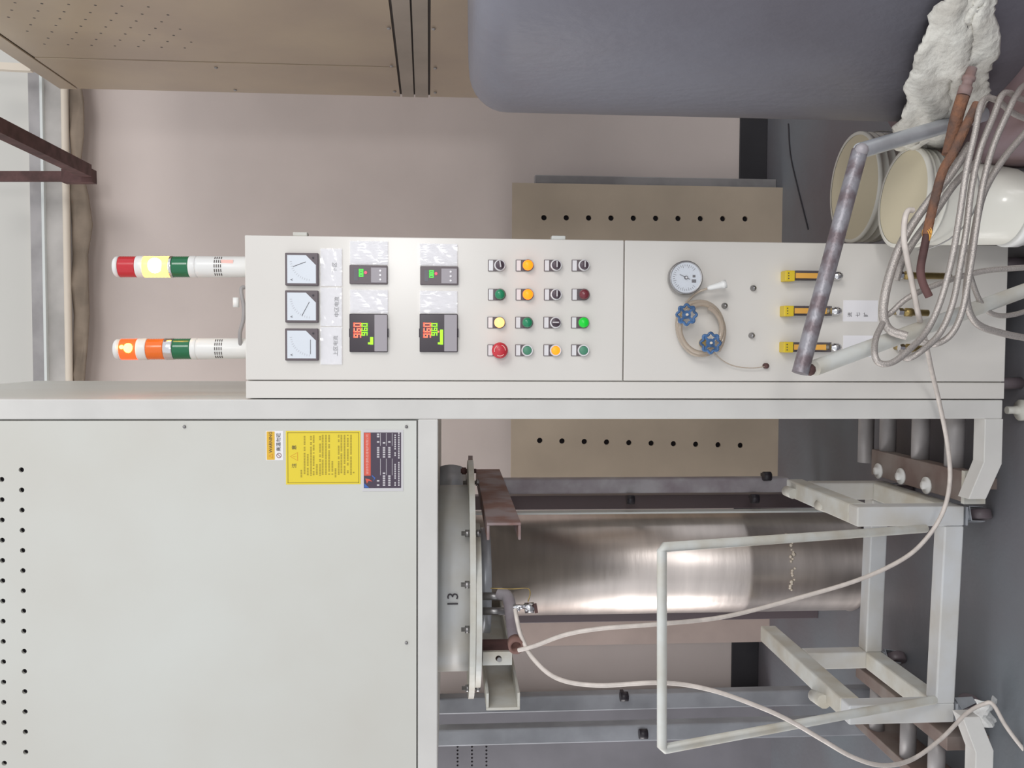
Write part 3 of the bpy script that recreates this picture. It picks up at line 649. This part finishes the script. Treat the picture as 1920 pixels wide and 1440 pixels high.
# pushbuttons and selector switches
grid_ = [['sel', 'lit', 'sel', 'sel'], ['green', 'lit', 'sel2', 'maroon'], ['hot', 'green', 'selh', 'glit'], ['estop', 'gflat', 'litring', 'gflat']]
NM = {'sel':('selector_switch','black selector switch with white ring'), 'sel2':('selector_switch','black selector switch with white ring'), 'selh':('selector_switch','black selector switch turned sideways'), 'lit':('indicator_lamp','glowing orange indicator lamp'), 'hot':('indicator_lamp','brightest glowing orange lamp'),
      'green':('indicator_lamp','unlit green indicator lamp'), 'glit':('indicator_lamp','lit bright green lamp'), 'maroon':('indicator_lamp','unlit dark red lamp'), 'estop':('emergency_stop','large red mushroom emergency stop'), 'gflat':('push_button','flat green push button with white ring'), 'litring':('push_button','glowing orange push button')}
for r_i, v in enumerate((498, 552.5, 605, 657)):
    for c_i, u in enumerate((937, 989, 1042, 1094)):
        kd = grid_[r_i][c_i]; nm, lab = NM[kd]
        vv = v; uu = u - (1 if r_i > 1 else 0)
        bp = obj(nm, pbox(MB(), uu-22, uu+1, vv-11, vv+10.5, FY-0.004, 0.0045), G['meter_frame'], CB, bevel=0.001, label=lab)
        obj('name_tag', pbox(MB(), uu-20.5, uu-12.5, vv-10, vv+9.5, FY-0.0048, 0.001), G['lit_orange'] if False else G['ring_white'], bp)
        q = P(uu, vv, FY); q.y = FY - 0.004; ax = (0, -1, 0)
        if kd in ('lit', 'hot', 'green', 'maroon', 'glit'):
            mm = {'lit':'lit_orange','hot':'lit_hot','green':'btn_green','maroon':'btn_maroon','glit':'btn_green_lit'}[kd]
            obj('bezel', MB().lathe(q, ax, [(0,0.0145),(0.006,0.0145),(0.006,0.012)], 28), G['meter_frame'], bp)
            obj('lens', MB().lathe(q, ax, [(0.004,0.013),(0.014,0.0125),(0.018,0.0105),(0.0205,0.006),(0.021,0)], 28), G[mm], bp)
        elif kd.startswith('sel'):
            obj('bezel', MB().lathe(q, ax, [(0,0.0145),(0.010,0.014),(0.012,0.012),(0.009,0.0105)], 28, open_end=True), G['ring_white'], bp)
            obj('dial', MB().lathe(q, ax, [(0.006,0.0112),(0.011,0.011),(0.012,0.010),(0.012,0)], 24), G['selector'], bp)
            an = {'sel': 0.15 if c_i == 0 else 0, 'sel2': 0.0, 'selh': PI/2}[kd]
            d = Vector((math.cos(an), 0, math.sin(an)))
            ctr = q + Vector((0,-0.0175,0))
            obj('grip', MB().bar(ctr-d*0.0105, ctr+d*0.0105, 0.006, 0.012, (0,1,0)), G['selector'], bp, bevel=0.001)
            obj('pointer', MB().bar(ctr+Vector((0,-0.0062,0))-d*0.006, ctr+Vector((0,-0.0062,0))+d*0.0095, 0.0030, 0.001, (0,1,0)), G['selector_light'], bp)
        elif kd == 'estop':
            obj('stem', MB().lathe(q, ax, [(0,0.014),(0.012,0.012),(0.016,0.012)], 24), G['red_print'], bp)
            obj('mushroom_cap', MB().lathe(q, ax, [(0.014,0.012),(0.018,0.0195),(0.026,0.0200),(0.031,0.016),(0.034,0.008),(0.0345,0)], 32), G['btn_red'], bp)
            ar = MB()
            for k in range(3):
                pts = [q + Vector((0.0135*math.cos(t), -0.0325, 0.0135*math.sin(t))) for t in [math.radians(30+120*k + 75*j/8) for j in range(9)]]
                ar.tube(pts, 0.001, 6)
            obj('arrow_marks', ar, G['pink_print'], bp)
        else:
            obj('bezel', MB().lathe(q, ax, [(0,0.0148),(0.009,0.0145),(0.011,0.0135),(0.009,0.0112)], 28, open_end=True), G['ring_white'], bp)
            obj('cap', MB().lathe(q, ax, [(0.004,0.0110),(0.0085,0.0108),(0.009,0.010),(0.009,0)], 24), G['btn_green_flat' if kd == 'gflat' else 'lit_orange'], bp)
# pressure gauge
q = P(1285, 521, FY-0.03); R_ = 0.0425
pg = obj('pressure_gauge', MB().lathe((q.x, FY, q.z), (0,-1,0), [(0,0.012),(0.012,0.012),(0.012,R_-0.002),(0.018,R_),(0.036,R_),(0.040,R_-0.003),(0.034,R_-0.005)], 40), G['steel'], CB, label='round chromed pressure gauge')
obj('dial', MB().lathe((q.x, FY-0.034, q.z), (0,-1,0), [(0,R_-0.0045),(0.001,R_-0.0045)], 40), G['meter_face'], pg)
tk = MB()
for k in range(28):
    a = math.radians(-45 + 270*k/27); l = 0.005 if k % 3 else 0.008
    p0 = Vector((q.x+0.033*math.cos(a), FY-0.0354, q.z+0.033*math.sin(a))); p1 = Vector((q.x+(0.033-l)*math.cos(a), FY-0.0354, q.z+(0.033-l)*math.sin(a))); tk.bar(p0, p1, 0.0008, 0.0003, (0,1,0))
tk.box(q.x-0.012, q.x-0.004, FY-0.0355, FY-0.035, q.z-0.026, q.z-0.015); tk.box(q.x+0.001, q.x+0.007, FY-0.0355, FY-0.035, q.z-0.024, q.z-0.017)
obj('dial_print', tk, G['ink'], pg)
obj('needle', MB().bar((q.x-0.004, FY-0.037, q.z-0.010), (q.x+0.008, FY-0.037, q.z+0.016), 0.0014, 0.0006, (0,1,0)), G['ink'], pg)
obj('hub', MB().cyl((q.x,FY-0.035,q.z),(q.x,FY-0.039,q.z),0.0045,16), G['black'], pg); obj('hub_cap', MB().cyl((q.x,FY-0.039,q.z),(q.x,FY-0.040,q.z),0.0026,12), G['ring_white'], pg)
obj('glass', MB().cyl((q.x,FY-0.0405,q.z),(q.x,FY-0.0415,q.z),R_-0.004,36), G['gauge_glass'], pg)
# valve handwheels
for (u, v) in ((1287, 590), (1332, 643)):
    q = P(u, v, FY-0.06); hw_ = MB(); R1 = 0.0225
    pts = []
    for k in range(64):
        a = 2*PI*k/64; rr2 = R1 + 0.0028*math.cos(8*a); pts.append(Vector((q.x+rr2*math.cos(a), FY-0.062, q.z+rr2*math.sin(a))))
    hw_.tube(pts, 0.0034, 8, closed=True)
    hv = obj('handwheel', hw_, G['blue_wheel'], CB, label='blue valve handwheel')
    sp = MB().cyl((q.x,FY-0.064,q.z),(q.x,FY-0.054,q.z),0.0105,20)
    for k in range(4):
        a = PI/4+k*PI/2; sp.bar((q.x,FY-0.06,q.z), (q.x+R1*math.cos(a),FY-0.062,q.z+R1*math.sin(a)), 0.006, 0.004, (0,1,0))
    obj('spokes', sp, G['blue_wheel'], hv)
    obj('centre_nut', MB().cyl((q.x,FY-0.064,q.z),(q.x,FY-0.068,q.z),0.0035,6), G['conduit'], hv)
    obj('stem', MB().lathe((q.x,FY,q.z),(0,-1,0),[(0,0.012),(0.01,0.012),(0.012,0.007),(0.05,0.006),(0.055,0.006)],16), G['brass'], hv)
# coil of clear hose over the wheels
pts = []
for k in range(0, 110):
    t = k/110*2.35; a = -t*2*PI + 0.5; ru = 48 + 2.5*math.sin(a*1.7) - t*4.5; rv = 55 - t*4.5
    # ellipse tilted in the picture plane
    du = ru*math.cos(a); dv = rv*math.sin(a); tu = du*math.cos(0.45) - dv*math.sin(0.45)*0.6; tv = du*math.sin(0.45)*0.9 + dv*math.cos(0.45)
    pts.append(P(1313+tu+t*1.5, 617+tv, FY-0.018-0.010*t))
tag(obj('clear_hose', MB().tube(pts, 0.0056, 12), G['hose_clear']), 'coiled clear brownish plastic hose hung behind the blue handwheels', 'hose')
wc = obj('sensor_plug', MB().lathe(P(1326, 541, FY-0.035), P(1362, 532, FY-0.04)-P(1326, 541, FY-0.035), [(0,0.003),(0.006,0.0065),(0.036,0.0085),(0.037,0.0105),(0.048,0.0105),(0.048,0.007),(0.044,0.006),(0.044,0)], 20), G['plastic_white'], CB, label='white cylindrical plug on a cord')
obj('cord', MB().tube(cat_rom([P(1326,541,FY-0.035), P(1310,547,FY-0.03), P(1298,556,FY-0.02), P(1286,568,FY-0.012)],6), 0.0028, 8), G['hose_clear'], wc)
for (u, v, n) in ((1360, 573, 'lock_knob'), (1414, 540, 'door_latch'), (1411, 629, 'door_latch')):
    q = P(u, v, FY-0.01); obj(n, MB().lathe((q.x,FY,q.z),(0,-1,0),[(0,0.0075),(0.006,0.0075),(0.01,0.005),(0.014,0.005),(0.015,0)],14), G['steel'], CB)
q = P(1437, 686, FY-0.01)
pl = obj('tube_fitting', MB().lathe((q.x,FY,q.z),(0,-1,0),[(0,0.007),(0.012,0.007),(0.014,0.004),(0.018,0)],12), G['rust_dark'], CB)
obj('thin_tube', MB().tube(cat_rom([P(1340,663,FY-0.02),P(1358,678,FY-0.015),P(1380,687,FY-0.012),P(1410,690,FY-0.012),P(1436,687,FY-0.012)],6),0.0014,6), G['hose_clear'], pl)
# flowmeters
for (v, du) in ((517, 0), (583, -2), (651, -3)):
    x0, x1, z0, z1 = fr(1473+du, 1580+du, v-10, v+10, FY-0.02)
    fm = obj('flowmeter', pbox(MB(), 1473+du, 1491+du, v-10, v+10, FY-0.034, 0.034), G['yellow_cap'], CB, bevel=0.002, label='clear tube flowmeter with yellow cap and orange scale')
    nm_ = MB()
    for k in range(3): pbox(nm_, 1478+du, 1480+du, v-6+5*k, v-4+5*k, FY-0.0345, 0.0006)
    obj('cap_print', nm_, G['ink'], fm)
    obj('scale_strip', pbox(MB(), 1492+du, 1552+du, v-5, v+5, FY-0.0315, 0.001), G['orange_scale'], fm)
    obj('backing', pbox(MB(), 1491+du, 1560+du, v-9, v+9, FY-0.010, 0.010), G['meter_frame'], fm)
    obj('clear_body', pbox(MB(), 1491+du, 1562+du, v-9.5, v+9.5, FY-0.030, 0.012), G['clear'], fm)
    q0_, q1_ = P(1491+du, v, FY-0.022), P(1556+du, v, FY-0.022)
    obj('float_tube', MB().cyl(q0_, q1_, 0.004, 12), G['clear_film'], fm)
    q = P(1560+du, v, FY-0.024); kb = MB().lathe(q, P(1580+du, v, FY-0.024)-q, [(0,0.008),(0.006,0.008),(0.008,0.011),(0.02,0.011),(0.022,0.008),(0.026,0.007)], 14)
    obj('needle_valve', kb, G['chrome'], fm)
    q = P(1552+du, v, FY-0.02)
    obj('back_fitting', MB().cyl((q.x, FY, q.z), (q.x, FY-0.012, q.z), 0.009, 12), G['brass'], fm)
for (v0, v1, tx) in ((563, 603, '氮气'), (629, 669, None)):
    pt = sheet('paper_tag', 1581, 1646, v0, v1, FY, G['paper'], CB, label='white paper tag beside a flowmeter')
    if tx: q = P(1610, 590, FY-0.001); 
    if tx:
        for s_, u in (('流', 1594), ('七', 1609), ('扩', 1624)):
            q = P(u, 590, FY-0.0012); txt('tag_text', s_, 0.0125, (q.x, q.y, q.z), G['ink'], pt, 0.0001, roty=0)
for (u0, u1, v) in ((1688, 1782, 516), (1688, 1740, 585), (1690, 1730, 652)):
    q0_, q1_ = P(u0, v, FY-0.03), P(u1, v+2, FY-0.03)
    fz = obj('gas_fitting', MB().lathe(q0_, q1_-q0_, [(0,0.007),(0.012,0.007),(0.013,0.011),(0.03,0.011),(0.031,0.0085),((q1_-q0_).length,0.0085)], 12), G['brass'], CB, label='brass gas hose fitting')
    obj('fitting_nut', MB().lathe(q0_, q1_-q0_, [(-0.006,0.010),(0.006,0.010)], 6, smooth=False), G['chrome'], fz)
    obj('fitting_base', MB().cyl((q0_.x, FY, q0_.z), (q0_.x, FY-0.03, q0_.z), 0.006, 10), G['brass'], fz)

# ------------------------------------------------------------------ signal towers on the cabinet
def tower(v, lean, segs, label, base_u, Y, extra):
    b0, t0 = P(458, v-2 if lean else v, Y), P(186, v, Y); ax = (t0-b0).normalized(); L = (t0-b0).length
    T_ = thing('signal_tower', label, 'signal light', (b0.x, b0.y, zc1)); k = L/272.0; r = 19.5*Y/FPX
    D = lambda u: (458-u)*k
    base = Vector((b0.x, b0.y, zc1))
    obj('pole', MB().lathe(base, ax, [(0,0.016),(0.004,0.016),(0.005,0.007),(D(446),0.007)], 20), G['plastic_white'], T_)
    obj('lower_housing', MB().lathe(base, ax, [(D(449),0.010),(D(447),r*0.8),(D(441),r*0.97),(D(345),r),(D(341),r*0.99)], 36), G['plastic_white'], T_)
    sl = MB()
    for j in range(4):
        for a_ in range(5):
            an = math.radians(-140+a_*25); d_ = Vector((math.cos(an), math.sin(an), 0))
            p_ = base + ax*D(378+4*j) + d_*r
            sl.bar(p_+Vector((d_.y,-d_.x,0))*0.004, p_-Vector((d_.y,-d_.x,0))*0.004, 0.0022, 0.0012, d_)
    obj('speaker_slots', sl, G['seam'], T_, kind='stuff')
    for (ua, ub, m, nm, lb) in segs:
        if nm == 'lens':
            n = 7; pr = []
            for j in range(n*2+1): pr.append((D(ub)+(D(ua)-D(ub))*j/(n*2), r*(0.985 if j % 2 else 0.965)))
            o_ = obj(nm, MB().lathe(base, ax, pr, 36), G[m], T_, label=lb)
        else:
            obj(nm, MB().lathe(base, ax, [(D(ub),r*0.99),(D(ub)+0.002,r*1.02),(D(ua)-0.002,r*1.02),(D(ua),r*0.99)], 36), G[m], T_)
    cu_ = segs[0][0]
    obj('top_cap', MB().lathe(base, ax, [(D(cu_),r*0.98),(D(190),r*0.95),(D(187),r*0.8),(D(185.5),r*0.4),(D(185.5),0)], 36), G['plastic_white'], T_)
    for (m, uu, dv, sz) in extra:
        d_ = Vector((0,-1,0)); p_ = base + ax*D(uu) + Vector((-dv*Y/FPX, 0, 0)) + d_*(r*0.86)
        obj('glowing_bulb', MB().lathe(p_, d_, [(0,sz),(0.005,sz*0.8),(0.008,0)], 16), G[m], T_)
    return T_
t1 = tower(500, 0, [(197,229,'red_lens','lens','red lens'),(229,243,'plastic_white','joint_ring',None),(243,291,'lit_amber','lens','glowing amber lens'),(291,297,'chrome','joint_ring',None),(297,328,'green_lens','lens','green lens'),(328,341,'plastic_white','joint_ring',None)],
      'signal tower with glowing amber section, on the right of the cabinet top', 500, 2.36, [('lit_core', 267, -1, 0.0195)])
t2 = tower(655, 1, [(199,230,'lit_red','lens','glowing red lens'),(230,248,'plastic_white','joint_ring',None),(248,280,'orange_lens','lens','orange lens'),(280,297,'chrome','joint_ring',None),(297,330,'green_lens','lens','green lens'),(330,341,'plastic_white','joint_ring',None)],
      'signal tower with glowing red top section, beside the white furnace', 655, 2.36, [('lit_redcore', 217, -2, 0.013), ('lit_redcore', 205, -4, 0.006)])
q = P(412, 510, 2.33); 
obj('red_sticker', pbox(MB(), 414, 437, 487, 500, 2.3335, 0.002), G['pink_print'], t1, label='small pink and red sticker')
# cable and gland between towers
cg = thing('cable_gland', 'white cable gland and looped cord on the cabinet top between the towers', 'cable', (P(455, 568, 2.34).x, 2.34, zc1))
obj('gland', MB().lathe((P(455,568,2.34).x, 2.34, zc1), (0,0,1), [(0,0.008),(0.012,0.008)], 12), G['meter_frame'], cg)
obj('gland_nut', MB().cyl(P(442.5, 558, 2.33), P(442.5, 576, 2.33), 0.008, 12), G['plastic_white'], cg)
obj('cord', MB().tube(cat_rom([P(459,538,2.34),P(453,541,2.335),P(453,552,2.33),P(457,575,2.33),P(456,600,2.33),P(450,625,2.33),P(452,650,2.34),P(459,652,2.34)],6), 0.0055, 8), G['grey_metal'], cg)

# ------------------------------------------------------------------ buckets and container, right of the cabinet
def bucket(name, label, top, bot, r0, r1, up, wall=0.003, tone='bucket'):
    top, bot = Vector(top), Vector(bot); ax = top-bot; h = ax.length; ax.normalize()
    B_ = thing(name, label, 'bucket', bot)
    pr = [(0,r1),(0.0,r1),(h*0.78,r1+(r0-r1)*0.8)]
    for k in range(3):
        d0 = h*(0.80+0.06*k); rr2 = r1+(r0-r1)*(0.8+0.06*k); pr += [(d0, rr2), (d0+0.001, rr2+0.006), (d0+0.006, rr2+0.006), (d0+0.007, rr2)]
    pr += [(h-0.012, r0), (h-0.010, r0+0.006), (h, r0+0.006), (h, r0-wall)]
    obj('wall', MB().lathe(bot, ax, pr, 56, open_end=True), G[tone], B_)
    obj('inner_wall', MB().lathe(bot, ax, [(0.006,0.0),(0.006,r1-wall),(h-0.001,r0-wall)], 56), G['bucket_in'], B_, label='cream inside of bucket')
    hn = MB(); pts = []
    side = ax.cross(Vector((0,1,0))).normalized()
    for k in range(17):
        a = PI*k/16; pts.append(bot+ax*(h-0.05) + side*(r0+0.008)*math.cos(a) + Vector((0,-1,0))*(r0+0.012)*math.sin(a) - ax*(0.06*math.sin(a)))
    obj('wire_handle', hn.tube(pts, 0.0018, 6), G['steel'], B_)
    return B_
c1 = P(1600, 352, 2.44)
bucket('plastic_bucket', 'open white bucket standing on the floor beside the cabinet, farther of the two', c1, (c1.x, c1.y, 0), 0.148, 0.135, 0)
c2 = P(1692, 370, 1.99); b2 = P(1885, 388, 1.99)
bucket('plastic_bucket', 'smaller open white bucket in front, resting on a white container', c2, b2, 0.110, 0.088, 0)
ztop = b2.z - 0.004
wb = thing('white_container', 'white plastic container under the front bucket at the lower right edge', 'container', (b2.x, 1.99, 0))
obj('tub', MB().lathe((b2.x-0.005, 1.99, 0), (0,0,1), [(0,0.080),(ztop-0.03,0.084),(ztop-0.03,0.088),(ztop-0.002,0.088),(ztop,0.084),(ztop,0.0)], 48), G['plastic_white'], wb)

# ------------------------------------------------------------------ foreground cart handle
HC = thing('foreground_cart', 'scuffed round steel push handle of a second cart in the right foreground', 'cart', P(1990, 430, 1.95))
k1, k2 = P(1612, 283, 1.66), P(1500, 700, 1.62)
e1 = P(1990, 172, 2.0); e2 = P(2010, 512, 1.9)
obj('crossbar', MB().tube([k1, k1+(k2-k1)*0.5, k2], 0.0155, 20), G['scuffed'], HC, label='bare scuffed dark steel crossbar')
obj('right_arm', MB().tube([k1, k1+(e1-k1)*0.5, e1], 0.0155, 20), G['galv'], HC, label='bare bright steel arm')
obj('left_arm', MB().tube([k2+(e2-k2)*0.045, k2+(e2-k2)*0.5, e2], 0.0155, 20), G['white_paint'], HC, label='white painted arm')
obj('weld', MB().lathe(k1-Vector((0,0.006,0)), (0,-1,0.2), [(0,0.014),(0.008,0.012),(0.012,0.006),(0.013,0)], 10), G['dull_steel'], HC)
obj('weld', MB().lathe(k2+(e2-k2)*0.03, (0,-1,0.2), [(0,0.012),(0.012,0.008),(0.013,0)], 10), G['rust_dark'], HC)
lg = MB(); lg.bar((e1.x, e1.y, e1.z), (e1.x+0.03, e1.y+0.08, 0.0), 0.03, 0.03); lg.bar((e2.x, e2.y, e2.z), (e2.x+0.03, e2.y+0.08, 0.0), 0.03, 0.03)
obj('frame_post', MB().bar((e1.x, e1.y, e1.z+0.01), (e1.x+0.02, e1.y+0.05, 0.0), 0.03, 0.03, (0,1,0)), G['white_paint'], HC)
obj('frame_post', MB().bar((e2.x, e2.y, e2.z+0.01), (e2.x+0.02, e2.y+0.05, 0.0), 0.03, 0.03, (0,1,0)), G['white_paint'], HC)
# rusty rod assembly hanging over the right arm
RR = thing('rusty_rod', 'rusty brown rod and pipe hooked over the foreground handle arm', 'rod', P(1790, 240, 1.66))
obj('pipe_end', MB().lathe(P(1806, 180, 1.66), P(1822, 130, 1.66)-P(1806, 180, 1.66), [(0,0.0125),(0.018,0.0125),(0.019,0.0095),(0.030,0.0095),(0.032,0.0125),(0.038,0.0125),(0.040,0.0095),(0.056,0.0095),(0.056,0.0075),(0.03,0.0075),(0.03,0)], 18), G['rust_plate'], RR)
obj('pipe_body', MB().tube(cat_rom([P(1806,180,1.66), P(1795,215,1.665), P(1786,255,1.675), P(1778,290,1.675)],5), 0.0125, 12), G['rust'], RR)
obj('long_rod', MB().tube(cat_rom([P(1832,195,1.64), P(1812,235,1.635), P(1788,285,1.64), P(1768,320,1.65), P(1755,365,1.65), P(1744,410,1.65), P(1738,440,1.65)],6), [0.009]*37, 10), G['rust'], RR)
obj('rod_tail', MB().tube(cat_rom([P(1738,440,1.65), P(1732,470,1.65), P(1726,505,1.65), P(1730,530,1.65), P(1742,556,1.65)],6), [0.0078]*25, 10), G['rust_dark'], RR)
wr = MB()
for j in range(3):
    ctr = P(1738, 436+3*j, 1.65); wr.tube([ctr+Vector((0.0115*math.cos(a), 0.0115*math.sin(a), 0.003*math.sin(a+j))) for a in [2*PI*k/12 for k in range(12)]], 0.0011, 5, closed=True)
obj('copper_wire_wrap', wr, G['orange_scale'], RR, label='bright copper wire wrapping')
# silver braided hoses
def hose(pts, r, m, label, name='braided_hose', seg=8, n=8, grp=None):
    o = obj(name, MB().tube(cat_rom([P(*p) for p in pts], n), r, seg), G[m]); return tag(o, label, 'hose' if m == 'braid' else 'cable', grp)
hose([(1960,235,1.75),(1905,215,1.70),(1872,190,1.655),(1850,184,1.64),(1838,200,1.625),(1828,250,1.61),(1812,320,1.60),(1800,400,1.60),(1786,480,1.61),(1765,560,1.62),(1738,620,1.61),(1700,660,1.58),(1672,680,1.57),(1650,681,1.57),(1640,665,1.575),(1642,635,1.60),(1655,606,1.63)], 0.006, 'braid', 'silver braided hose ending in the lowest hook-shaped loop, leftmost on the arm')
hose([(1965,200,1.75),(1915,185,1.69),(1892,174,1.655),(1878,180,1.64),(1862,220,1.625),(1838,280,1.61),(1822,350,1.605),(1812,430,1.605),(1800,500,1.61),(1786,570,1.62),(1762,625,1.615),(1725,660,1.60),(1700,672,1.61),(1690,660,1.64)], 0.006, 'braid', 'silver braided hose second along the handle arm')
hose([(1975,150,1.75),(1925,158,1.68),(1905,180,1.645),(1888,215,1.63),(1862,275,1.62),(1842,350,1.61),(1830,430,1.61),(1818,510,1.615),(1805,580,1.62),(1785,625,1.63),(1755,645,1.64),(1730,640,1.66)], 0.006, 'braid', 'silver braided hose third along the handle arm from its welded corner')
hose([(1930,240,1.68),(1880,300,1.66),(1845,360,1.65),(1830,420,1.64),(1818,500,1.64),(1812,560,1.65),(1830,605,1.67),(1880,625,1.70),(1960,640,1.75)], 0.007, 'braid', 'silver braided hose that bends away to the lower edge below the painted arm')
hose([(1820,270,1.66),(1780,330,1.67),(1740,380,1.68),(1705,430,1.68),(1680,480,1.68),(1662,540,1.67),(1656,590,1.67),(1668,618,1.67),(1700,630,1.66)], 0.0088, 'braid', 'thick silver braided hose in the wide outer arc left of the rusty rod')
hose([(1835,300,1.69),(1790,345,1.70),(1752,400,1.71),(1715,450,1.71),(1692,490,1.72),(1680,525,1.73)], 0.0075, 'braid', 'silver braided hose crossing just inside the widest arc')
hose([(1960,500,1.72),(1900,503,1.70),(1845,508,1.69),(1790,522,1.69),(1740,540,1.69),(1700,560,1.69),(1672,585,1.69),(1662,592,1.69)], 0.0058, 'braid', 'shiny silver hose arching right from the wide loop to the lower edge')
hose([(1712,394,1.66),(1702,396,1.655),(1696,415,1.65),(1695,450,1.65),(1700,480,1.655),(1710,530,1.68),(1722,590,1.70),(1735,640,1.85),(1748,700,2.02),(1760,750,2.11),(1776,830,2.15),(1781,900,2.16),(1768,960,2.17),(1735,1012,2.18),(1690,1050,2.18),(1610,1087,2.18),(1500,1120,2.17),(1360,1156,2.14),(1235,1170,2.10),(1130,1178,2.10),(1060,1190,2.12),(1000,1212,2.15),(972,1219,2.17)], 0.0055, 'hose_white', 'long pale cable from the hose bundle up to the pipe under the furnace', 'pale_cable')
hose([(966,1142,2.22),(970,1165,2.20),(978,1195,2.18),(1000,1235,2.15),(1045,1272,2.10),(1120,1285,2.06),(1240,1280,2.04),(1330,1293,2.03),(1420,1324,2.02),(1482,1352,2.02),(1540,1386,2.02),(1600,1420,2.03),(1655,1435,2.06),(1710,1424,2.12),(1765,1385,2.17),(1812,1338,2.21),(1845,1320,2.22),(1862,1321,2.21),(1885,1360,2.21),(1915,1400,2.20),(1950,1440,2.19)], 0.0056, 'hose_white', 'long pale cable hanging from the gas valve down to the floor at lower left', 'pale_cable')
hose([(1960,570,1.85),(1900,590,1.82),(1860,588,1.80),(1835,560,1.78),(1815,500,1.76),(1812,470,1.74)], 0.0055, 'braid', 'thin silver braided hose behind the painted arm near the lower edge')
# thin wire on the far floor
tag(obj('floor_wire', MB().tube(cat_rom([PZ(1478,232,0.003),PZ(1482,290,0.003),PZ(1495,350,0.003),PZ(1515,430,0.003)],6), 0.003, 6), G['black']), 'thin dark wire lying on the floor by the back wall', 'wire')
